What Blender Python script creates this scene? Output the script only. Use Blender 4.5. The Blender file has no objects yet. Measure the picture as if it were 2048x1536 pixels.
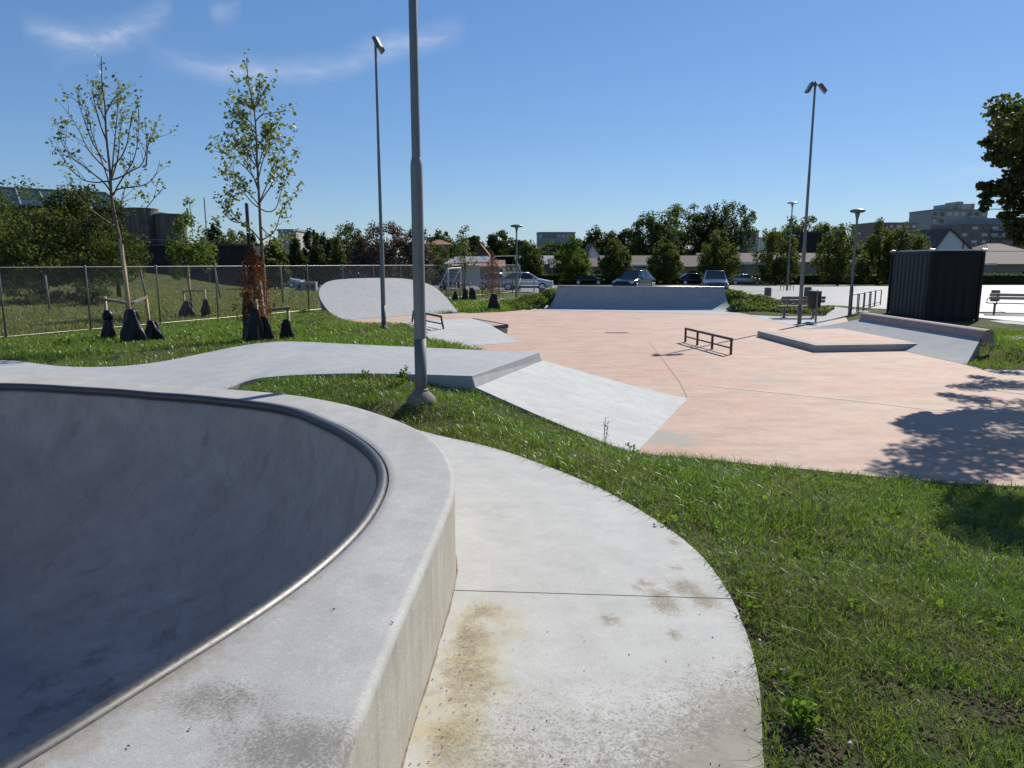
import bpy, bmesh, math, random
import numpy as np
from mathutils import Vector, Matrix
from mathutils.geometry import delaunay_2d_cdt

rng = np.random.default_rng(11)
random.seed(11)
scene = bpy.context.scene
COL = scene.collection
R = math.radians

# ---------------------------------------------------------------- camera model
CAMH, F, CX, CY = 2.2, 1440.0, 1024.0, 768.0
PITCH = math.atan((768.0 - 522.0) / F)
CP, SP = math.cos(PITCH), math.sin(PITCH)

def ray(u, v):
    xc, yc = (u - CX) / F, (v - CY) / F
    return xc, CP - yc * SP, -(yc * CP + SP)

def W(u, v, z=0.0):
    """world point on the level z seen at photo position u, v"""
    x, y, d = ray(u, v)
    t = (z - CAMH) / d
    return (x * t, y * t, z)

def P(u, v, Y):
    """world point at distance Y seen at photo position u, v"""
    x, y, d = ray(u, v)
    t = Y / y
    return (x * t, Y, CAMH + d * t)

SUN_AZ, SUN_EL = R(39.0), R(38.0)
SUN = np.array([math.sin(SUN_AZ) * math.cos(SUN_EL), math.cos(SUN_AZ) * math.cos(SUN_EL), math.sin(SUN_EL)])

# ---------------------------------------------------------------- object helpers
def tag(o, label=None, cat=None, group=None, kind=None):
    if label: o['label'] = label
    if cat: o['category'] = cat
    if group: o['group'] = group
    if kind: o['kind'] = kind
    return o

def empty(name, loc=(0, 0, 0), rz=0.0):
    o = bpy.data.objects.new(name, None)
    o.empty_display_size = 0.2
    COL.objects.link(o)
    o.location = loc
    o.rotation_euler = (0, 0, rz)
    return o

def thing(name, label, cat, loc=(0, 0, 0), rz=0.0, group=None):
    return tag(empty(name, loc, rz), label, cat, group)

def copy_tree(o, parent=None):
    c = o.copy()
    COL.objects.link(c)
    if parent is not None:
        c.parent = parent
    for ch in list(o.children):
        copy_tree(ch, c)
    return c

def link_mesh(name, me, mat, parent=None, smooth=False):
    if mat is not None:
        me.materials.append(mat)
    if smooth:
        me.polygons.foreach_set('use_smooth', np.ones(len(me.polygons), dtype=bool))
    o = bpy.data.objects.new(name, me)
    COL.objects.link(o)
    if parent is not None:
        o.parent = parent
    return o

def np_mesh(name, verts, faces_list, mat, parent=None, smooth=False):
    """verts (N,3); faces_list: list of (M,k) int arrays"""
    me = bpy.data.meshes.new(name)
    verts = np.asarray(verts, dtype=np.float32)
    me.vertices.add(len(verts))
    me.vertices.foreach_set('co', verts.ravel())
    loops = np.concatenate([f.ravel() for f in faces_list]).astype(np.int32)
    tot = np.concatenate([np.full(len(f), f.shape[1], dtype=np.int32) for f in faces_list])
    start = np.concatenate([[0], np.cumsum(tot)[:-1]]).astype(np.int32)
    me.loops.add(len(loops))
    me.loops.foreach_set('vertex_index', loops)
    me.polygons.add(len(tot))
    me.polygons.foreach_set('loop_start', start)
    me.polygons.foreach_set('loop_total', tot)
    me.update(calc_edges=True)
    me.validate()
    return link_mesh(name, me, mat, parent, smooth)

def attr(o, name, vals):
    a = o.data.attributes.new(name, 'FLOAT', 'POINT')
    a.data.foreach_set('value', np.asarray(vals, dtype=np.float32))

class MB:
    def __init__(self):
        self.v, self.f = [], []
    def add(self, vs, fs):
        n = len(self.v)
        self.v += [tuple(map(float, p)) for p in vs]
        self.f += [tuple(i + n for i in f) for f in fs]
        return self
    def box(self, c, s, rz=0.0, rot=None, taper=1.0):
        x, y, z = (k / 2 for k in s)
        vs = []
        for dz in (-1, 1):
            k = taper if dz > 0 else 1.0
            for dx, dy in ((-1, -1), (1, -1), (1, 1), (-1, 1)):
                vs.append(Vector((dx * x * k, dy * y * k, dz * z)))
        m = rot if rot is not None else Matrix.Rotation(rz, 3, 'Z')
        vs = [m @ p + Vector(c) for p in vs]
        return self.add(vs, [(3, 2, 1, 0), (4, 5, 6, 7), (0, 1, 5, 4), (1, 2, 6, 5), (2, 3, 7, 6), (3, 0, 4, 7)])
    def bar(self, a, b, w, h):
        a, b = Vector(a), Vector(b)
        d = b - a
        rot = d.to_track_quat('X', 'Z').to_matrix()
        return self.box((a + b) / 2, (d.length, w, h), rot=rot)
    def tube(self, pts, rad, n=10, cap=True):
        pts = [Vector(p) for p in pts]
        if not hasattr(rad, '__len__'):
            rad = [rad] * len(pts)
        prev = None
        rings = []
        for i, p in enumerate(pts):
            a = pts[max(i - 1, 0)]
            b = pts[min(i + 1, len(pts) - 1)]
            d = (b - a).normalized()
            if prev is None:
                up = Vector((0, 0, 1)) if abs(d.z) < 0.9 else Vector((1, 0, 0))
                x = d.cross(up).normalized()
            else:
                x = (prev - d * prev.dot(d)).normalized()
            prev = x
            y = d.cross(x)
            rings.append([p + (x * math.cos(2 * math.pi * k / n) + y * math.sin(2 * math.pi * k / n)) * rad[i] for k in range(n)])
        vs = [q for r_ in rings for q in r_]
        fs = []
        for i in range(len(pts) - 1):
            for k in range(n):
                k2 = (k + 1) % n
                fs.append((i * n + k, i * n + k2, (i + 1) * n + k2, (i + 1) * n + k))
        if cap:
            fs.append(tuple(range(n - 1, -1, -1)))
            fs.append(tuple((len(pts) - 1) * n + k for k in range(n)))
        return self.add(vs, fs)
    def lathe(self, prof, n=24, c=(0, 0, 0), sx=1.0, sy=1.0):
        vs, fs = [], []
        for r_, z in prof:
            for k in range(n):
                a = 2 * math.pi * k / n
                vs.append((c[0] + r_ * math.cos(a) * sx, c[1] + r_ * math.sin(a) * sy, c[2] + z))
        for i in range(len(prof) - 1):
            for k in range(n):
                k2 = (k + 1) % n
                fs.append((i * n + k, i * n + k2, (i + 1) * n + k2, (i + 1) * n + k))
        fs.append(tuple(range(n - 1, -1, -1)))
        fs.append(tuple((len(prof) - 1) * n + k for k in range(n)))
        return self.add(vs, fs)
    def prism(self, poly, z0, z1):
        n = len(poly)
        z0s = z0 if hasattr(z0, '__len__') else [z0] * n
        z1s = z1 if hasattr(z1, '__len__') else [z1] * n
        a = sum(poly[i][0] * poly[(i + 1) % n][1] - poly[(i + 1) % n][0] * poly[i][1] for i in range(n))
        idx = list(range(n)) if a > 0 else list(range(n - 1, -1, -1))
        vs = [(poly[i][0], poly[i][1], z0s[i]) for i in idx] + [(poly[i][0], poly[i][1], z1s[i]) for i in idx]
        fs = [tuple(range(n - 1, -1, -1)), tuple(range(n, 2 * n))]
        fs += [(i, (i + 1) % n, n + (i + 1) % n, n + i) for i in range(n)]
        return self.add(vs, fs)
    def grid(self, G, zb=None, up=True):
        """G[m][n] of points; with zb a skirt down to level zb"""
        m, n = len(G), len(G[0])
        vs = [p for row in G for p in row]
        fs = []
        for i in range(m - 1):
            for j in range(n - 1):
                q = (i * n + j, i * n + j + 1, (i + 1) * n + j + 1, (i + 1) * n + j)
                fs.append(q)
        # orient upward
        a, b, c_ = (Vector(vs[k]) for k in fs[len(fs) // 2][:3])
        flip = ((b - a).cross(c_ - a).z < 0)
        if flip:
            fs = [tuple(reversed(q)) for q in fs]
        if zb is not None:
            loop = [j for j in range(n)] + [i * n + n - 1 for i in range(1, m)] + [(m - 1) * n + j for j in range(n - 2, -1, -1)] + [i * n for i in range(m - 2, 0, -1)]
            base = len(vs)
            L = len(loop)
            vs += [vs[k] for k in loop]
            vs += [(vs[k][0], vs[k][1], zb) for k in loop]
            for k in range(L):
                q = (base + k, base + (k + 1) % L, base + L + (k + 1) % L, base + L + k)
                fs.append(q if flip else tuple(reversed(q)))
        return self.add(vs, fs)
    def build(self, name, mat, parent=None, smooth=False, bevel=0.0, seg=2):
        me = bpy.data.meshes.new(name)
        me.from_pydata(self.v, [], self.f)
        me.update()
        o = link_mesh(name, me, mat, parent, smooth)
        if bevel > 0:
            b = o.modifiers.new('bevel', 'BEVEL')
            b.width, b.segments, b.limit_method = bevel, seg, 'ANGLE'
        return o

def auto_smooth(o, ang=40):
    me = o.data
    me.polygons.foreach_set('use_smooth', np.ones(len(me.polygons), dtype=bool))
    bm = bmesh.new(); bm.from_mesh(me)
    lim = R(ang)
    for e in bm.edges:
        if len(e.link_faces) == 2 and e.calc_face_angle(0) > lim:
            e.smooth = False
    bm.to_mesh(me); bm.free()
    return o

def lerp(a, b, t):
    return tuple(a[k] + (b[k] - a[k]) * t for k in range(len(a)))

def resample(pts, n):
    p = np.array(pts, float)
    d = np.concatenate([[0], np.cumsum(np.linalg.norm(np.diff(p, axis=0), axis=1))])
    t = np.linspace(0, d[-1], n)
    return np.stack([np.interp(t, d, p[:, k]) for k in range(p.shape[1])], 1)

def smooth_poly(pts, n, it=2):
    """chaikin then resample, endpoints kept"""
    p = np.array(pts, float)
    for _ in range(it):
        q = [p[0]]
        for i in range(len(p) - 1):
            q += [p[i] * .75 + p[i + 1] * .25, p[i] * .25 + p[i + 1] * .75]
        q.append(p[-1])
        p = np.array(q)
    return resample(p, n)

def inpoly(X, Y, poly):
    X = np.asarray(X); Y = np.asarray(Y)
    ins = np.zeros(X.shape, bool)
    n = len(poly)
    j = n - 1
    for i in range(n):
        xi, yi = poly[i][0], poly[i][1]
        xj, yj = poly[j][0], poly[j][1]
        if yi != yj:
            c = ((yi > Y) != (yj > Y)) & (X < (xj - xi) * (Y - yi) / (yj - yi) + xi)
            ins ^= c
        j = i
    return ins

def dist_poly(X, Y, line):
    """distance to a polyline"""
    X = np.asarray(X, float); Y = np.asarray(Y, float)
    best = np.full(X.shape, 1e9)
    for a, b in zip(line[:-1], line[1:]):
        ax, ay, bx, by = a[0], a[1], b[0], b[1]
        L = (bx - ax) ** 2 + (by - ay) ** 2 + 1e-12
        t = np.clip(((X - ax) * (bx - ax) + (Y - ay) * (by - ay)) / L, 0, 1)
        best = np.minimum(best, np.hypot(X - ax - t * (bx - ax), Y - ay - t * (by - ay)))
    return best

def vnoise(X, Y, seed=0):
    X = np.asarray(X, float); Y = np.asarray(Y, float)
    xi, yi = np.floor(X), np.floor(Y)
    fx, fy = X - xi, Y - yi
    fx = fx * fx * (3 - 2 * fx); fy = fy * fy * (3 - 2 * fy)
    def h(a, b):
        s = np.sin(a * 127.1 + b * 311.7 + seed * 74.7) * 43758.5453
        return s - np.floor(s)
    return (h(xi, yi) * (1 - fx) + h(xi + 1, yi) * fx) * (1 - fy) + (h(xi, yi + 1) * (1 - fx) + h(xi + 1, yi + 1) * fx) * fy

# ---------------------------------------------------------------- materials
class NT:
    def __init__(self, name):
        self.m = bpy.data.materials.new(name)
        self.m.use_nodes = True
        self.t = self.m.node_tree
        self.t.nodes.clear()
        self.out = self.t.nodes.new('ShaderNodeOutputMaterial')
    def n(self, typ, **kw):
        nd = self.t.nodes.new(typ)
        for k, v in kw.items():
            if k.startswith('i_'):
                key = k[2:]
                key = int(key) if key.isdigit() else key.replace('_', ' ')
                nd.inputs[key].default_value = v
            else:
                setattr(nd, k, v)
        return nd
    def l(self, a, b):
        self.t.links.new(a, b)
    def noise(self, vec, scale, detail=4, rough=.6, stretch=None):
        if stretch is not None:
            mp = self.n('ShaderNodeMapping')
            mp.inputs['Scale'].default_value = stretch
            self.l(vec, mp.inputs['Vector'])
            vec = mp.outputs['Vector']
        nd = self.n('ShaderNodeTexNoise')
        nd.inputs['Scale'].default_value = scale
        nd.inputs['Detail'].default_value = detail
        nd.inputs['Roughness'].default_value = rough
        self.l(vec, nd.inputs['Vector'])
        return nd.outputs['Fac']
    def ramp(self, fac, a, b, ca=(0, 0, 0, 1), cb=(1, 1, 1, 1)):
        nd = self.n('ShaderNodeValToRGB')
        nd.color_ramp.elements[0].position = a
        nd.color_ramp.elements[1].position = b
        nd.color_ramp.elements[0].color = ca
        nd.color_ramp.elements[1].color = cb
        self.l(fac, nd.inputs['Fac'])
        return nd.outputs['Color']
    def mix(self, fac, a, b, typ='MIX'):
        nd = self.n('ShaderNodeMix', data_type='RGBA', blend_type=typ)
        for s, v in ((0, fac), (6, a), (7, b)):
            if hasattr(v, 'is_output') or isinstance(v, bpy.types.NodeSocket):
                self.l(v, nd.inputs[s])
            elif s == 0:
                nd.inputs[0].default_value = v
            else:
                nd.inputs[s].default_value = c4(v)
        return nd.outputs[2]
    def math(self, op, a, b=None):
        nd = self.n('ShaderNodeMath', operation=op)
        for i, v in enumerate((a, b)):
            if v is None: continue
            if isinstance(v, bpy.types.NodeSocket): self.l(v, nd.inputs[i])
            else: nd.inputs[i].default_value = v
        return nd.outputs[0]
    def bsdf(self, col, rough=.7, metal=0.0, spec=.5, bump=None, bstr=.2, bdist=.01, **kw):
        b = self.n('ShaderNodeBsdfPrincipled')
        for key, v in (('Base Color', col), ('Roughness', rough), ('Metallic', metal), ('Specular IOR Level', spec)):
            if isinstance(v, bpy.types.NodeSocket): self.l(v, b.inputs[key])
            elif key == 'Base Color': b.inputs[key].default_value = c4(v)
            else: b.inputs[key].default_value = v
        if bump is not None:
            bp = self.n('ShaderNodeBump')
            bp.inputs['Strength'].default_value = bstr
            bp.inputs['Distance'].default_value = bdist
            self.l(bump, bp.inputs['Height'])
            self.l(bp.outputs['Normal'], b.inputs['Normal'])
        for k, v in kw.items():
            b.inputs[k.replace('_', ' ')].default_value = v
        self.l(b.outputs['BSDF'], self.out.inputs['Surface'])
        return b
    def pos(self):
        return self.n('ShaderNodeNewGeometry').outputs['Position']
    def objco(self):
        return self.n('ShaderNodeTexCoord').outputs['Object']
    def at(self, name):
        return self.n('ShaderNodeAttribute', attribute_name=name).outputs['Fac']

def c4(c):
    return (c[0], c[1], c[2], 1.0)

def concrete(name, ca, cb, stain=None, streak=None, rough=.82, bscale=90, speck=.35, stains=None, scuff=None):
    t = NT(name); p = t.pos()
    big = t.noise(p, .55, 5, .65)
    med = t.noise(p, 5.0, 6, .7)
    fine = t.noise(p, 140, 3, .7)
    mid2 = t.noise(p, 28, 4, .7)
    col = t.mix(t.ramp(big, .3, .7), ca, cb)
    col = t.mix(t.ramp(med, .38, .72, (.0, 0, 0, 1), (.75, .75, .75, 1)), col, tuple(k * .80 for k in ca))
    if streak is not None:
        s = t.noise(p, 3.0, 5, .65, streak)
        col = t.mix(t.ramp(s, .45, .75, (0, 0, 0, 1), (.75, .75, .75, 1)), col, tuple(k * .78 for k in ca))
    col = t.mix(t.ramp(fine, .3, .72, (0, 0, 0, 1), (min(1, speck * 1.9),) * 3 + (1,)), col, tuple(k * .58 for k in ca))
    col = t.mix(t.ramp(mid2, .55, .78, (0, 0, 0, 1), (.35, .35, .35, 1)), col, tuple(min(1, k * 1.12) for k in cb))
    if scuff:
        for (st, lo, hi, k_) in scuff:
            s_ = t.noise(p, 2.2, 4, .55, st)
            col = t.mix(t.ramp(s_, lo, hi, (0, 0, 0, 1), (k_, k_, k_, 1)), col, tuple(k * .45 for k in ca))
    if stains:
        for (an, sc, lo, hi, c, amt) in stains:
            nz = t.noise(p, sc, 6, .75)
            a = t.at(an)
            s = t.math('ADD', nz, t.math('MULTIPLY', a, .4))
            msk = t.ramp(s, lo, hi, (0, 0, 0, 1), (amt,) * 3 + (1,))
            msk = t.math('MULTIPLY', msk, t.ramp(a, .02, .25))
            col = t.mix(msk, col, c)
    t.bsdf(col, rough=rough, spec=.3, bump=fine, bstr=.25, bdist=.004)
    return t.m

def simple(name, c, rough=.6, metal=0.0, spec=.5, var=.15, scale=6.0, bump=0.0, **kw):
    t = NT(name); p = t.objco()
    nz = t.noise(p, scale, 5, .65)
    col = t.mix(t.ramp(nz, .3, .72), tuple(k * (1 - var) for k in c), tuple(min(1, k * (1 + var)) for k in c))
    t.bsdf(col, rough=rough, metal=metal, spec=spec, bump=nz if bump else None, bstr=bump, bdist=.02, **kw)
    return t.m

def leafmat(name, c1, c2, trans=.45, rough=.45, spec=.4, c3=None):
    t = NT(name)
    g = t.n('ShaderNodeNewGeometry')
    rnd = g.outputs['Random Per Island']
    col = t.mix(rnd, c1, c2)
    if c3 is not None:
        nz = t.noise(t.pos(), .9, 3, .6)
        col = t.mix(t.ramp(nz, .5, .7), col, c3)
    b = t.bsdf(col, rough=rough, spec=spec)
    tr = t.n('ShaderNodeBsdfTranslucent')
    t.l(t.mix(1.0, col, (1.25, 1.3, .55), 'MULTIPLY'), tr.inputs['Color'])
    mx = t.n('ShaderNodeMixShader')
    mx.inputs[0].default_value = trans
    t.l(b.outputs['BSDF'], mx.inputs[1]); t.l(tr.outputs['BSDF'], mx.inputs[2])
    t.l(mx.outputs[0], t.out.inputs['Surface'])
    return t.m

M = {}
M['deck'] = concrete('deck_concrete', (.39, .38, .355), (.49, .48, .45), stains=[('rust', 22, .68, .95, (.27, .20, .12), .75), ('grime', 14, .62, .95, (.26, .24, .21), .7), ('grime', 95, .68, .86, (.13, .12, .105), .75)], streak=(1, .25, 1))
M['wall'] = concrete('wall_concrete', (.43, .39, .32), (.54, .505, .44), streak=(5.0, 5.0, .10), speck=.5, scuff=[((9, 9, .35), .56, .72, .45), ((3, 3, .3), .58, .7, .4)])
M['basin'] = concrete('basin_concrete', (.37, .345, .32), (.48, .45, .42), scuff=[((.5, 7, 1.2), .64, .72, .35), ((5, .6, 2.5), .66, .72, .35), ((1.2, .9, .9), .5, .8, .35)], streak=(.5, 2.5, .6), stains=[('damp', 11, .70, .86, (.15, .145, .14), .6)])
M['slab'] = concrete('slab_concrete', (.47, .46, .425), (.56, .55, .51), stains=[('rust', 6, .56, .92, (.40, .34, .17), .8), ('rust', 14, .72, .97, (.25, .20, .125), .75), ('rust', 60, .82, .97, (.13, .10, .07), .6), ('lichen', 26, .64, .78, (.26, .24, .19), .8), ('lichen', 75, .64, .78, (.15, .14, .11), .8), ('lichen', 7, .64, .90, (.30, .275, .22), .8), ('spot', 26, .66, .90, (.27, .23, .16), .75), ('spot', 95, .72, .90, (.18, .15, .11), .7)])
M['ramp'] = concrete('ramp_concrete', (.47, .47, .45), (.57, .57, .55), streak=(.35, 2.2, 1), scuff=[((1.1, 5.5, 1), .62, .70, .3), ((.5, 6, 1), .66, .72, .35)])
M['grey'] = concrete('grey_concrete', (.38, .385, .385), (.46, .46, .455), scuff=[((.5, 4.5, 1), .63, .72, .3), ((1, 1, 1), .5, .8, .25)])
M['edge'] = concrete('edge_concrete', (.40, .40, .385), (.47, .47, .45))
M['pave'] = concrete('paving', (.36, .36, .35), (.43, .43, .415), speck=.5)
M['footing'] = concrete('footing_concrete', (.17, .16, .145), (.24, .23, .21))
M['curb'] = concrete('curb_concrete', (.38, .30, .27), (.46, .37, .33))

def pinkmat():
    t = NT('pink_concrete'); p = t.pos()
    big = t.noise(p, .45, 6, .7)
    str_ = t.noise(p, 1.5, 7, .75, (.75, 1.5, 1))
    fine = t.noise(p, 120, 3, .75)
    med = t.noise(p, 7, 5, .7)
    col = t.mix(t.ramp(big, .36, .64), (.51, .30, .21), (.53, .395, .30))
    col = t.mix(t.ramp(str_, .42, .72, (0, 0, 0, 1), (.9, .9, .9, 1)), col, (.36, .245, .185))
    col = t.mix(t.ramp(med, .5, .8, (0, 0, 0, 1), (.65, .65, .65, 1)), col, (.60, .49, .39))
    col = t.mix(t.ramp(fine, .35, .7, (0, 0, 0, 1), (.6, .6, .6, 1)), col, (.33, .235, .19))
    for st, lo, hi, k_ in (((.6, 2.6, 1), .62, .70, .3), ((3.0, .35, 1), .66, .72, .22), ((.8, 1.4, 1), .52, .76, .55), ((.5, 2.2, 1), .55, .70, .3)):
        s_ = t.noise(p, 1.7, 4, .55, st)
        col = t.mix(t.ramp(s_, lo, hi, (0, 0, 0, 1), (k_, k_, k_, 1)), col, (.25, .20, .17))
    gl = t.noise(p, 4, 5, .7)
    g = t.math('ADD', gl, t.math('MULTIPLY', t.at('patch'), .5))
    col = t.mix(t.math('MULTIPLY', t.ramp(g, .62, .8), t.ramp(t.at('patch'), .03, .3)), col, (.30, .285, .25))
    t.bsdf(col, rough=.8, spec=.3, bump=fine, bstr=.25, bdist=.004)
    return t.m
M['pink'] = pinkmat()

def steel(name, c, rough, scale=30, metal=.85):
    t = NT(name); p = t.pos()
    nz = t.noise(p, scale, 5, .7)
    big = t.noise(p, 4, 4, .7)
    col = t.mix(t.ramp(nz, .3, .7), tuple(k * .7 for k in c), c)
    col = t.mix(t.ramp(big, .45, .75, (0, 0, 0, 1), (.6, .6, .6, 1)), col, tuple(k * .6 for k in c))
    rg = t.ramp(nz, .3, .7, (rough * .8,) * 3 + (1,), (rough * 1.3,) * 3 + (1,))
    t.bsdf(col, rough=rg, metal=metal)
    return t.m
M['coping'] = steel('coping_steel', (.12, .115, .11), .46, 45, .7)
M['galv'] = steel('galvanised_steel', (.22, .23, .22), .48, 60, .5)
M['mast_low'] = steel('mast_paint_low', (.15, .155, .15), .6, 60, .2)
M['rail'] = simple('rust_brown_steel', (.075, .045, .04), .55, .3)
M['darksteel'] = simple('dark_steel', (.05, .045, .045), .5, .4)
M['black'] = simple('black_plastic', (.012, .012, .013), .38, 0, .5, .2)
M['bag'] = simple('black_polythene', (.006, .006, .007), .34, 0, .28, .2, 9, .9)
M['stake'] = simple('pale_wood_stake', (.46, .31, .19), .75, 0, .3, .25, 14)
M['oldwood'] = simple('weathered_grey_wood', (.17, .15, .13), .85, 0, .2, .3, 14)
M['bark'] = simple('grey_brown_bark', (.17, .125, .09), .9, 0, .2, .35, 20, .6)
M['darkbark'] = simple('dark_bark', (.07, .055, .045), .92, 0, .2, .35, 20, .6)
M['container'] = simple('container_paint', (.009, .010, .011), .5, 0, .3, .2, 3)
M['container_sky_sheen'] = simple('container_side_sky_sheen', (.022, .025, .026), .5, 0, .35, .25, 2)  # lighter copy of the container paint, sky sheen put into the colour
M['castings'] = simple('bare_metal_edge', (.55, .55, .55), .35, .8)
M['asphalt'] = concrete('car_park_asphalt', (.17, .17, .165), (.24, .24, .23), rough=.62)
M['gravel'] = concrete('pale_gravel', (.33, .325, .31), (.45, .445, .43), rough=.65)
M['stone'] = concrete('bollard_stone', (.17, .15, .13), (.24, .21, .18))
M['white'] = simple('white_paint', (.72, .72, .70), .5)
M['render'] = simple('pale_render', (.62, .63, .64), .85, 0, .3, .06)
M['brick'] = simple('red_brown_brick', (.25, .18, .17), .9, 0, .2, .2, 3)
M['tanbrick'] = simple('yellow_brick', (.27, .23, .18), .9, 0, .2, .12, 3)
M['palebrick'] = simple('greyish_brick', (.36, .35, .33), .9, 0, .2, .12, 3)
M['rooftile'] = simple('brown_roof_tile', (.115, .085, .072), .85, 0, .3, .2, 4, .3)
M['redtile'] = simple('red_roof_tile', (.26, .11, .075), .85, 0, .3, .2, 4, .3)
M['greyroof'] = simple('grey_sheet_roof', (.22, .23, .24), .6, 0, .4, .15)
M['glass'] = simple('window_glass', (.42, .46, .50), .2, 0, .8, .1)
M['darkglass'] = simple('dark_glass', (.02, .025, .03), .08, 0, .8, .1)
M['blackwood'] = None
def plankmat(name, a, b):
    t = NT(name); p = t.pos()
    w = t.noise(p, 6, 3, .6, (1, 1, .03))
    nz = t.noise(p, 2, 4, .6)
    col = t.mix(t.ramp(w, .35, .68), a, b)
    col = t.mix(t.ramp(nz, .45, .8, (0, 0, 0, 1), (.6, .6, .6, 1)), col, tuple(k * .6 for k in a))
    t.bsdf(col, rough=.85, spec=.2, bump=w, bstr=.5, bdist=.03)
    return t.m
M['blackwood'] = plankmat('tarred_plank', (.022, .021, .023), (.04, .037, .036))
M['greyplank'] = plankmat('silvered_plank', (.075, .064, .056), (.20, .17, .145))

def groundmat():
    t = NT('soil_and_turf'); p = t.pos()
    n1 = t.noise(p, .8, 6, .7); n2 = t.noise(p, 9, 5, .7); n3 = t.noise(p, 60, 4, .7)
    soil = t.mix(n2, (.06, .043, .03), (.13, .095, .065))
    soil = t.mix(t.ramp(n3, .4, .75, (0, 0, 0, 1), (.7, .7, .7, 1)), soil, (.05, .04, .03))
    turf = t.mix(n2, (.06, .08, .026), (.12, .13, .045))
    turf = t.mix(t.ramp(n3, .4, .7, (0, 0, 0, 1), (.7, .7, .7, 1)), turf, (.03, .04, .014))
    dry = t.mix(n1, (.19, .175, .08), (.11, .125, .05))
    turf = t.mix(t.ramp(n1, .45, .7), turf, dry)
    msk = t.ramp(t.math('ADD', t.math('MULTIPLY', n2, .6), t.at('bare')), .55, .85)
    col = t.mix(msk, turf, soil)
    t.bsdf(col, rough=.95, spec=.1, bump=t.math('ADD', n3, n2), bstr=1.0, bdist=.04)
    return t.m
M['ground'] = groundmat()
M['grass'] = leafmat('grass_blades', (.075, .14, .02), (.165, .24, .048), .50, .36, .5, (.14, .175, .045))
M['grassdry'] = leafmat('lawn_blades', (.12, .14, .045), (.22, .23, .08), .45, .5, .35, (.25, .23, .10))
M['straw'] = leafmat('straw_blades', (.20, .17, .08), (.36, .31, .17), .35, .5, .3)
M['weed'] = leafmat('weed_leaves', (.08, .14, .025), (.16, .225, .045), .5, .85, .08)
M['dead'] = leafmat('dead_needles', (.09, .034, .02), (.26, .10, .055), .3, .8, .1)
M['leaf_young'] = leafmat('young_maple_leaves', (.12, .155, .055), (.24, .27, .11), .38, .5, .4)
M['leaf_mid'] = leafmat('green_leaves', (.06, .10, .022), (.14, .18, .042), .42, .65, .15)
M['leaf_dark'] = leafmat('dark_green_leaves', (.028, .046, .014), (.08, .10, .032), .36, .65, .15)
M['leaf_deep'] = leafmat('deep_green_leaves', (.018, .032, .012), (.052, .068, .024), .30, .65, .15)
M['leaf_olive'] = leafmat('olive_leaves', (.046, .066, .018), (.13, .15, .042), .42, .65, .15)
M['leaf_purple'] = leafmat('purple_leaves', (.045, .03, .03), (.14, .092, .082), .32, .65, .15)
M['leaf_right'] = leafmat('bronze_green_leaves', (.034, .056, .016), (.095, .108, .036), .36, .6, .2)
M['litter'] = simple('dry_leaf_bits', (.07, .05, .025), .8)
M['chalk'] = simple('bleached_twig', (.36, .31, .24), .8)
# ================================================================ the bowl
ZD, ZS, ZP = 0.97, 0.45, 0.75         # deck, walkway slab, platform levels
BC = (-3.5, 3.8)
inner_px = [(440,798),(569,815),(633,840),(698,873),(736,902),(759,944),(756,976),(740,1011),(714,1050),(666,1098),(598,1155),(520,1210),(430,1267),(300,1345),(150,1440),(0,1532),(0,768),(150,776),(300,787)]
outer_px = [(300,770),(390,772),(440,777),(569,787),(666,802),(762,828),(852,866),(891,905),(909,950),(907,989),(885,1037),(850,1120),(800,1230),(745,1365),(690,1500),(672,1536)]
inner_w = [W(u, v, ZD)[:2] for u, v in inner_px] + [(-2.1, .55), (-3.3, .05), (-4.8, .1), (-6.3, .9), (-7.3, 2.4), (-7.6, 4.2), (-7.2, 6.0), (-6.4, 6.95)]
outer_w = [W(u, v, ZD)[:2] for u, v in outer_px] + [(-.50, .9), (-.75, .2), (-1.5, -.5), (-3.2, -.85), (-5.2, -.7), (-7.0, .3), (-8.1, 2.2), (-8.4, 4.3), (-8.0, 6.4), (-7.0, 7.6), (-5.6, 7.85)]
NA = 360
AN = np.linspace(-math.pi, math.pi, NA, endpoint=False)
def polar(pts):
    p = np.array(pts) - np.array(BC)
    a = np.arctan2(p[:, 1], p[:, 0]); r_ = np.hypot(p[:, 0], p[:, 1])
    o = np.argsort(a); a, r_ = a[o], r_[o]
    a = np.concatenate([a - 2 * math.pi, a, a + 2 * math.pi]); r_ = np.concatenate([r_, r_, r_])
    rr = np.interp(AN, a, r_)
    k = np.exp(-.5 * (np.arange(-7, 8) / 2.6) ** 2); k /= k.sum()
    ext = np.concatenate([rr[-7:], rr, rr[:7]])
    return np.convolve(ext, k, 'valid')
RI, RO = polar(inner_w), polar(outer_w)
RO = np.maximum(RO, RI + .30)
def ringpt(r_, z):
    return np.stack([BC[0] + r_ * np.cos(AN), BC[1] + r_ * np.sin(AN), np.full(NA, z)], 1)
OUT = ringpt(RO, 0)[:, :2]
INN = ringpt(RI, 0)[:, :2]

def ring_mesh(name, rows, mat, parent, smooth=True, attrs=None):
    V = np.concatenate(rows); m = len(rows)
    i = np.arange(NA); j = (i + 1) % NA
    fs = [np.stack([k * NA + i, k * NA + j, (k + 1) * NA + j, (k + 1) * NA + i], 1) for k in range(m - 1)]
    return np_mesh(name, V, [np.concatenate(fs)], mat, parent, smooth), V

bowl = thing('skate_bowl', 'curved pale concrete skate bowl with a steel coping in the foreground', 'skate bowl', (BC[0], BC[1], ZD))
def under(o, parent):
    """parent while keeping world-space vertices"""
    o.parent = parent
    o.matrix_parent_inverse = Matrix.Translation(parent.location).inverted() if parent.rotation_euler.z == 0 else parent.matrix_basis.inverted()
    return o
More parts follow.
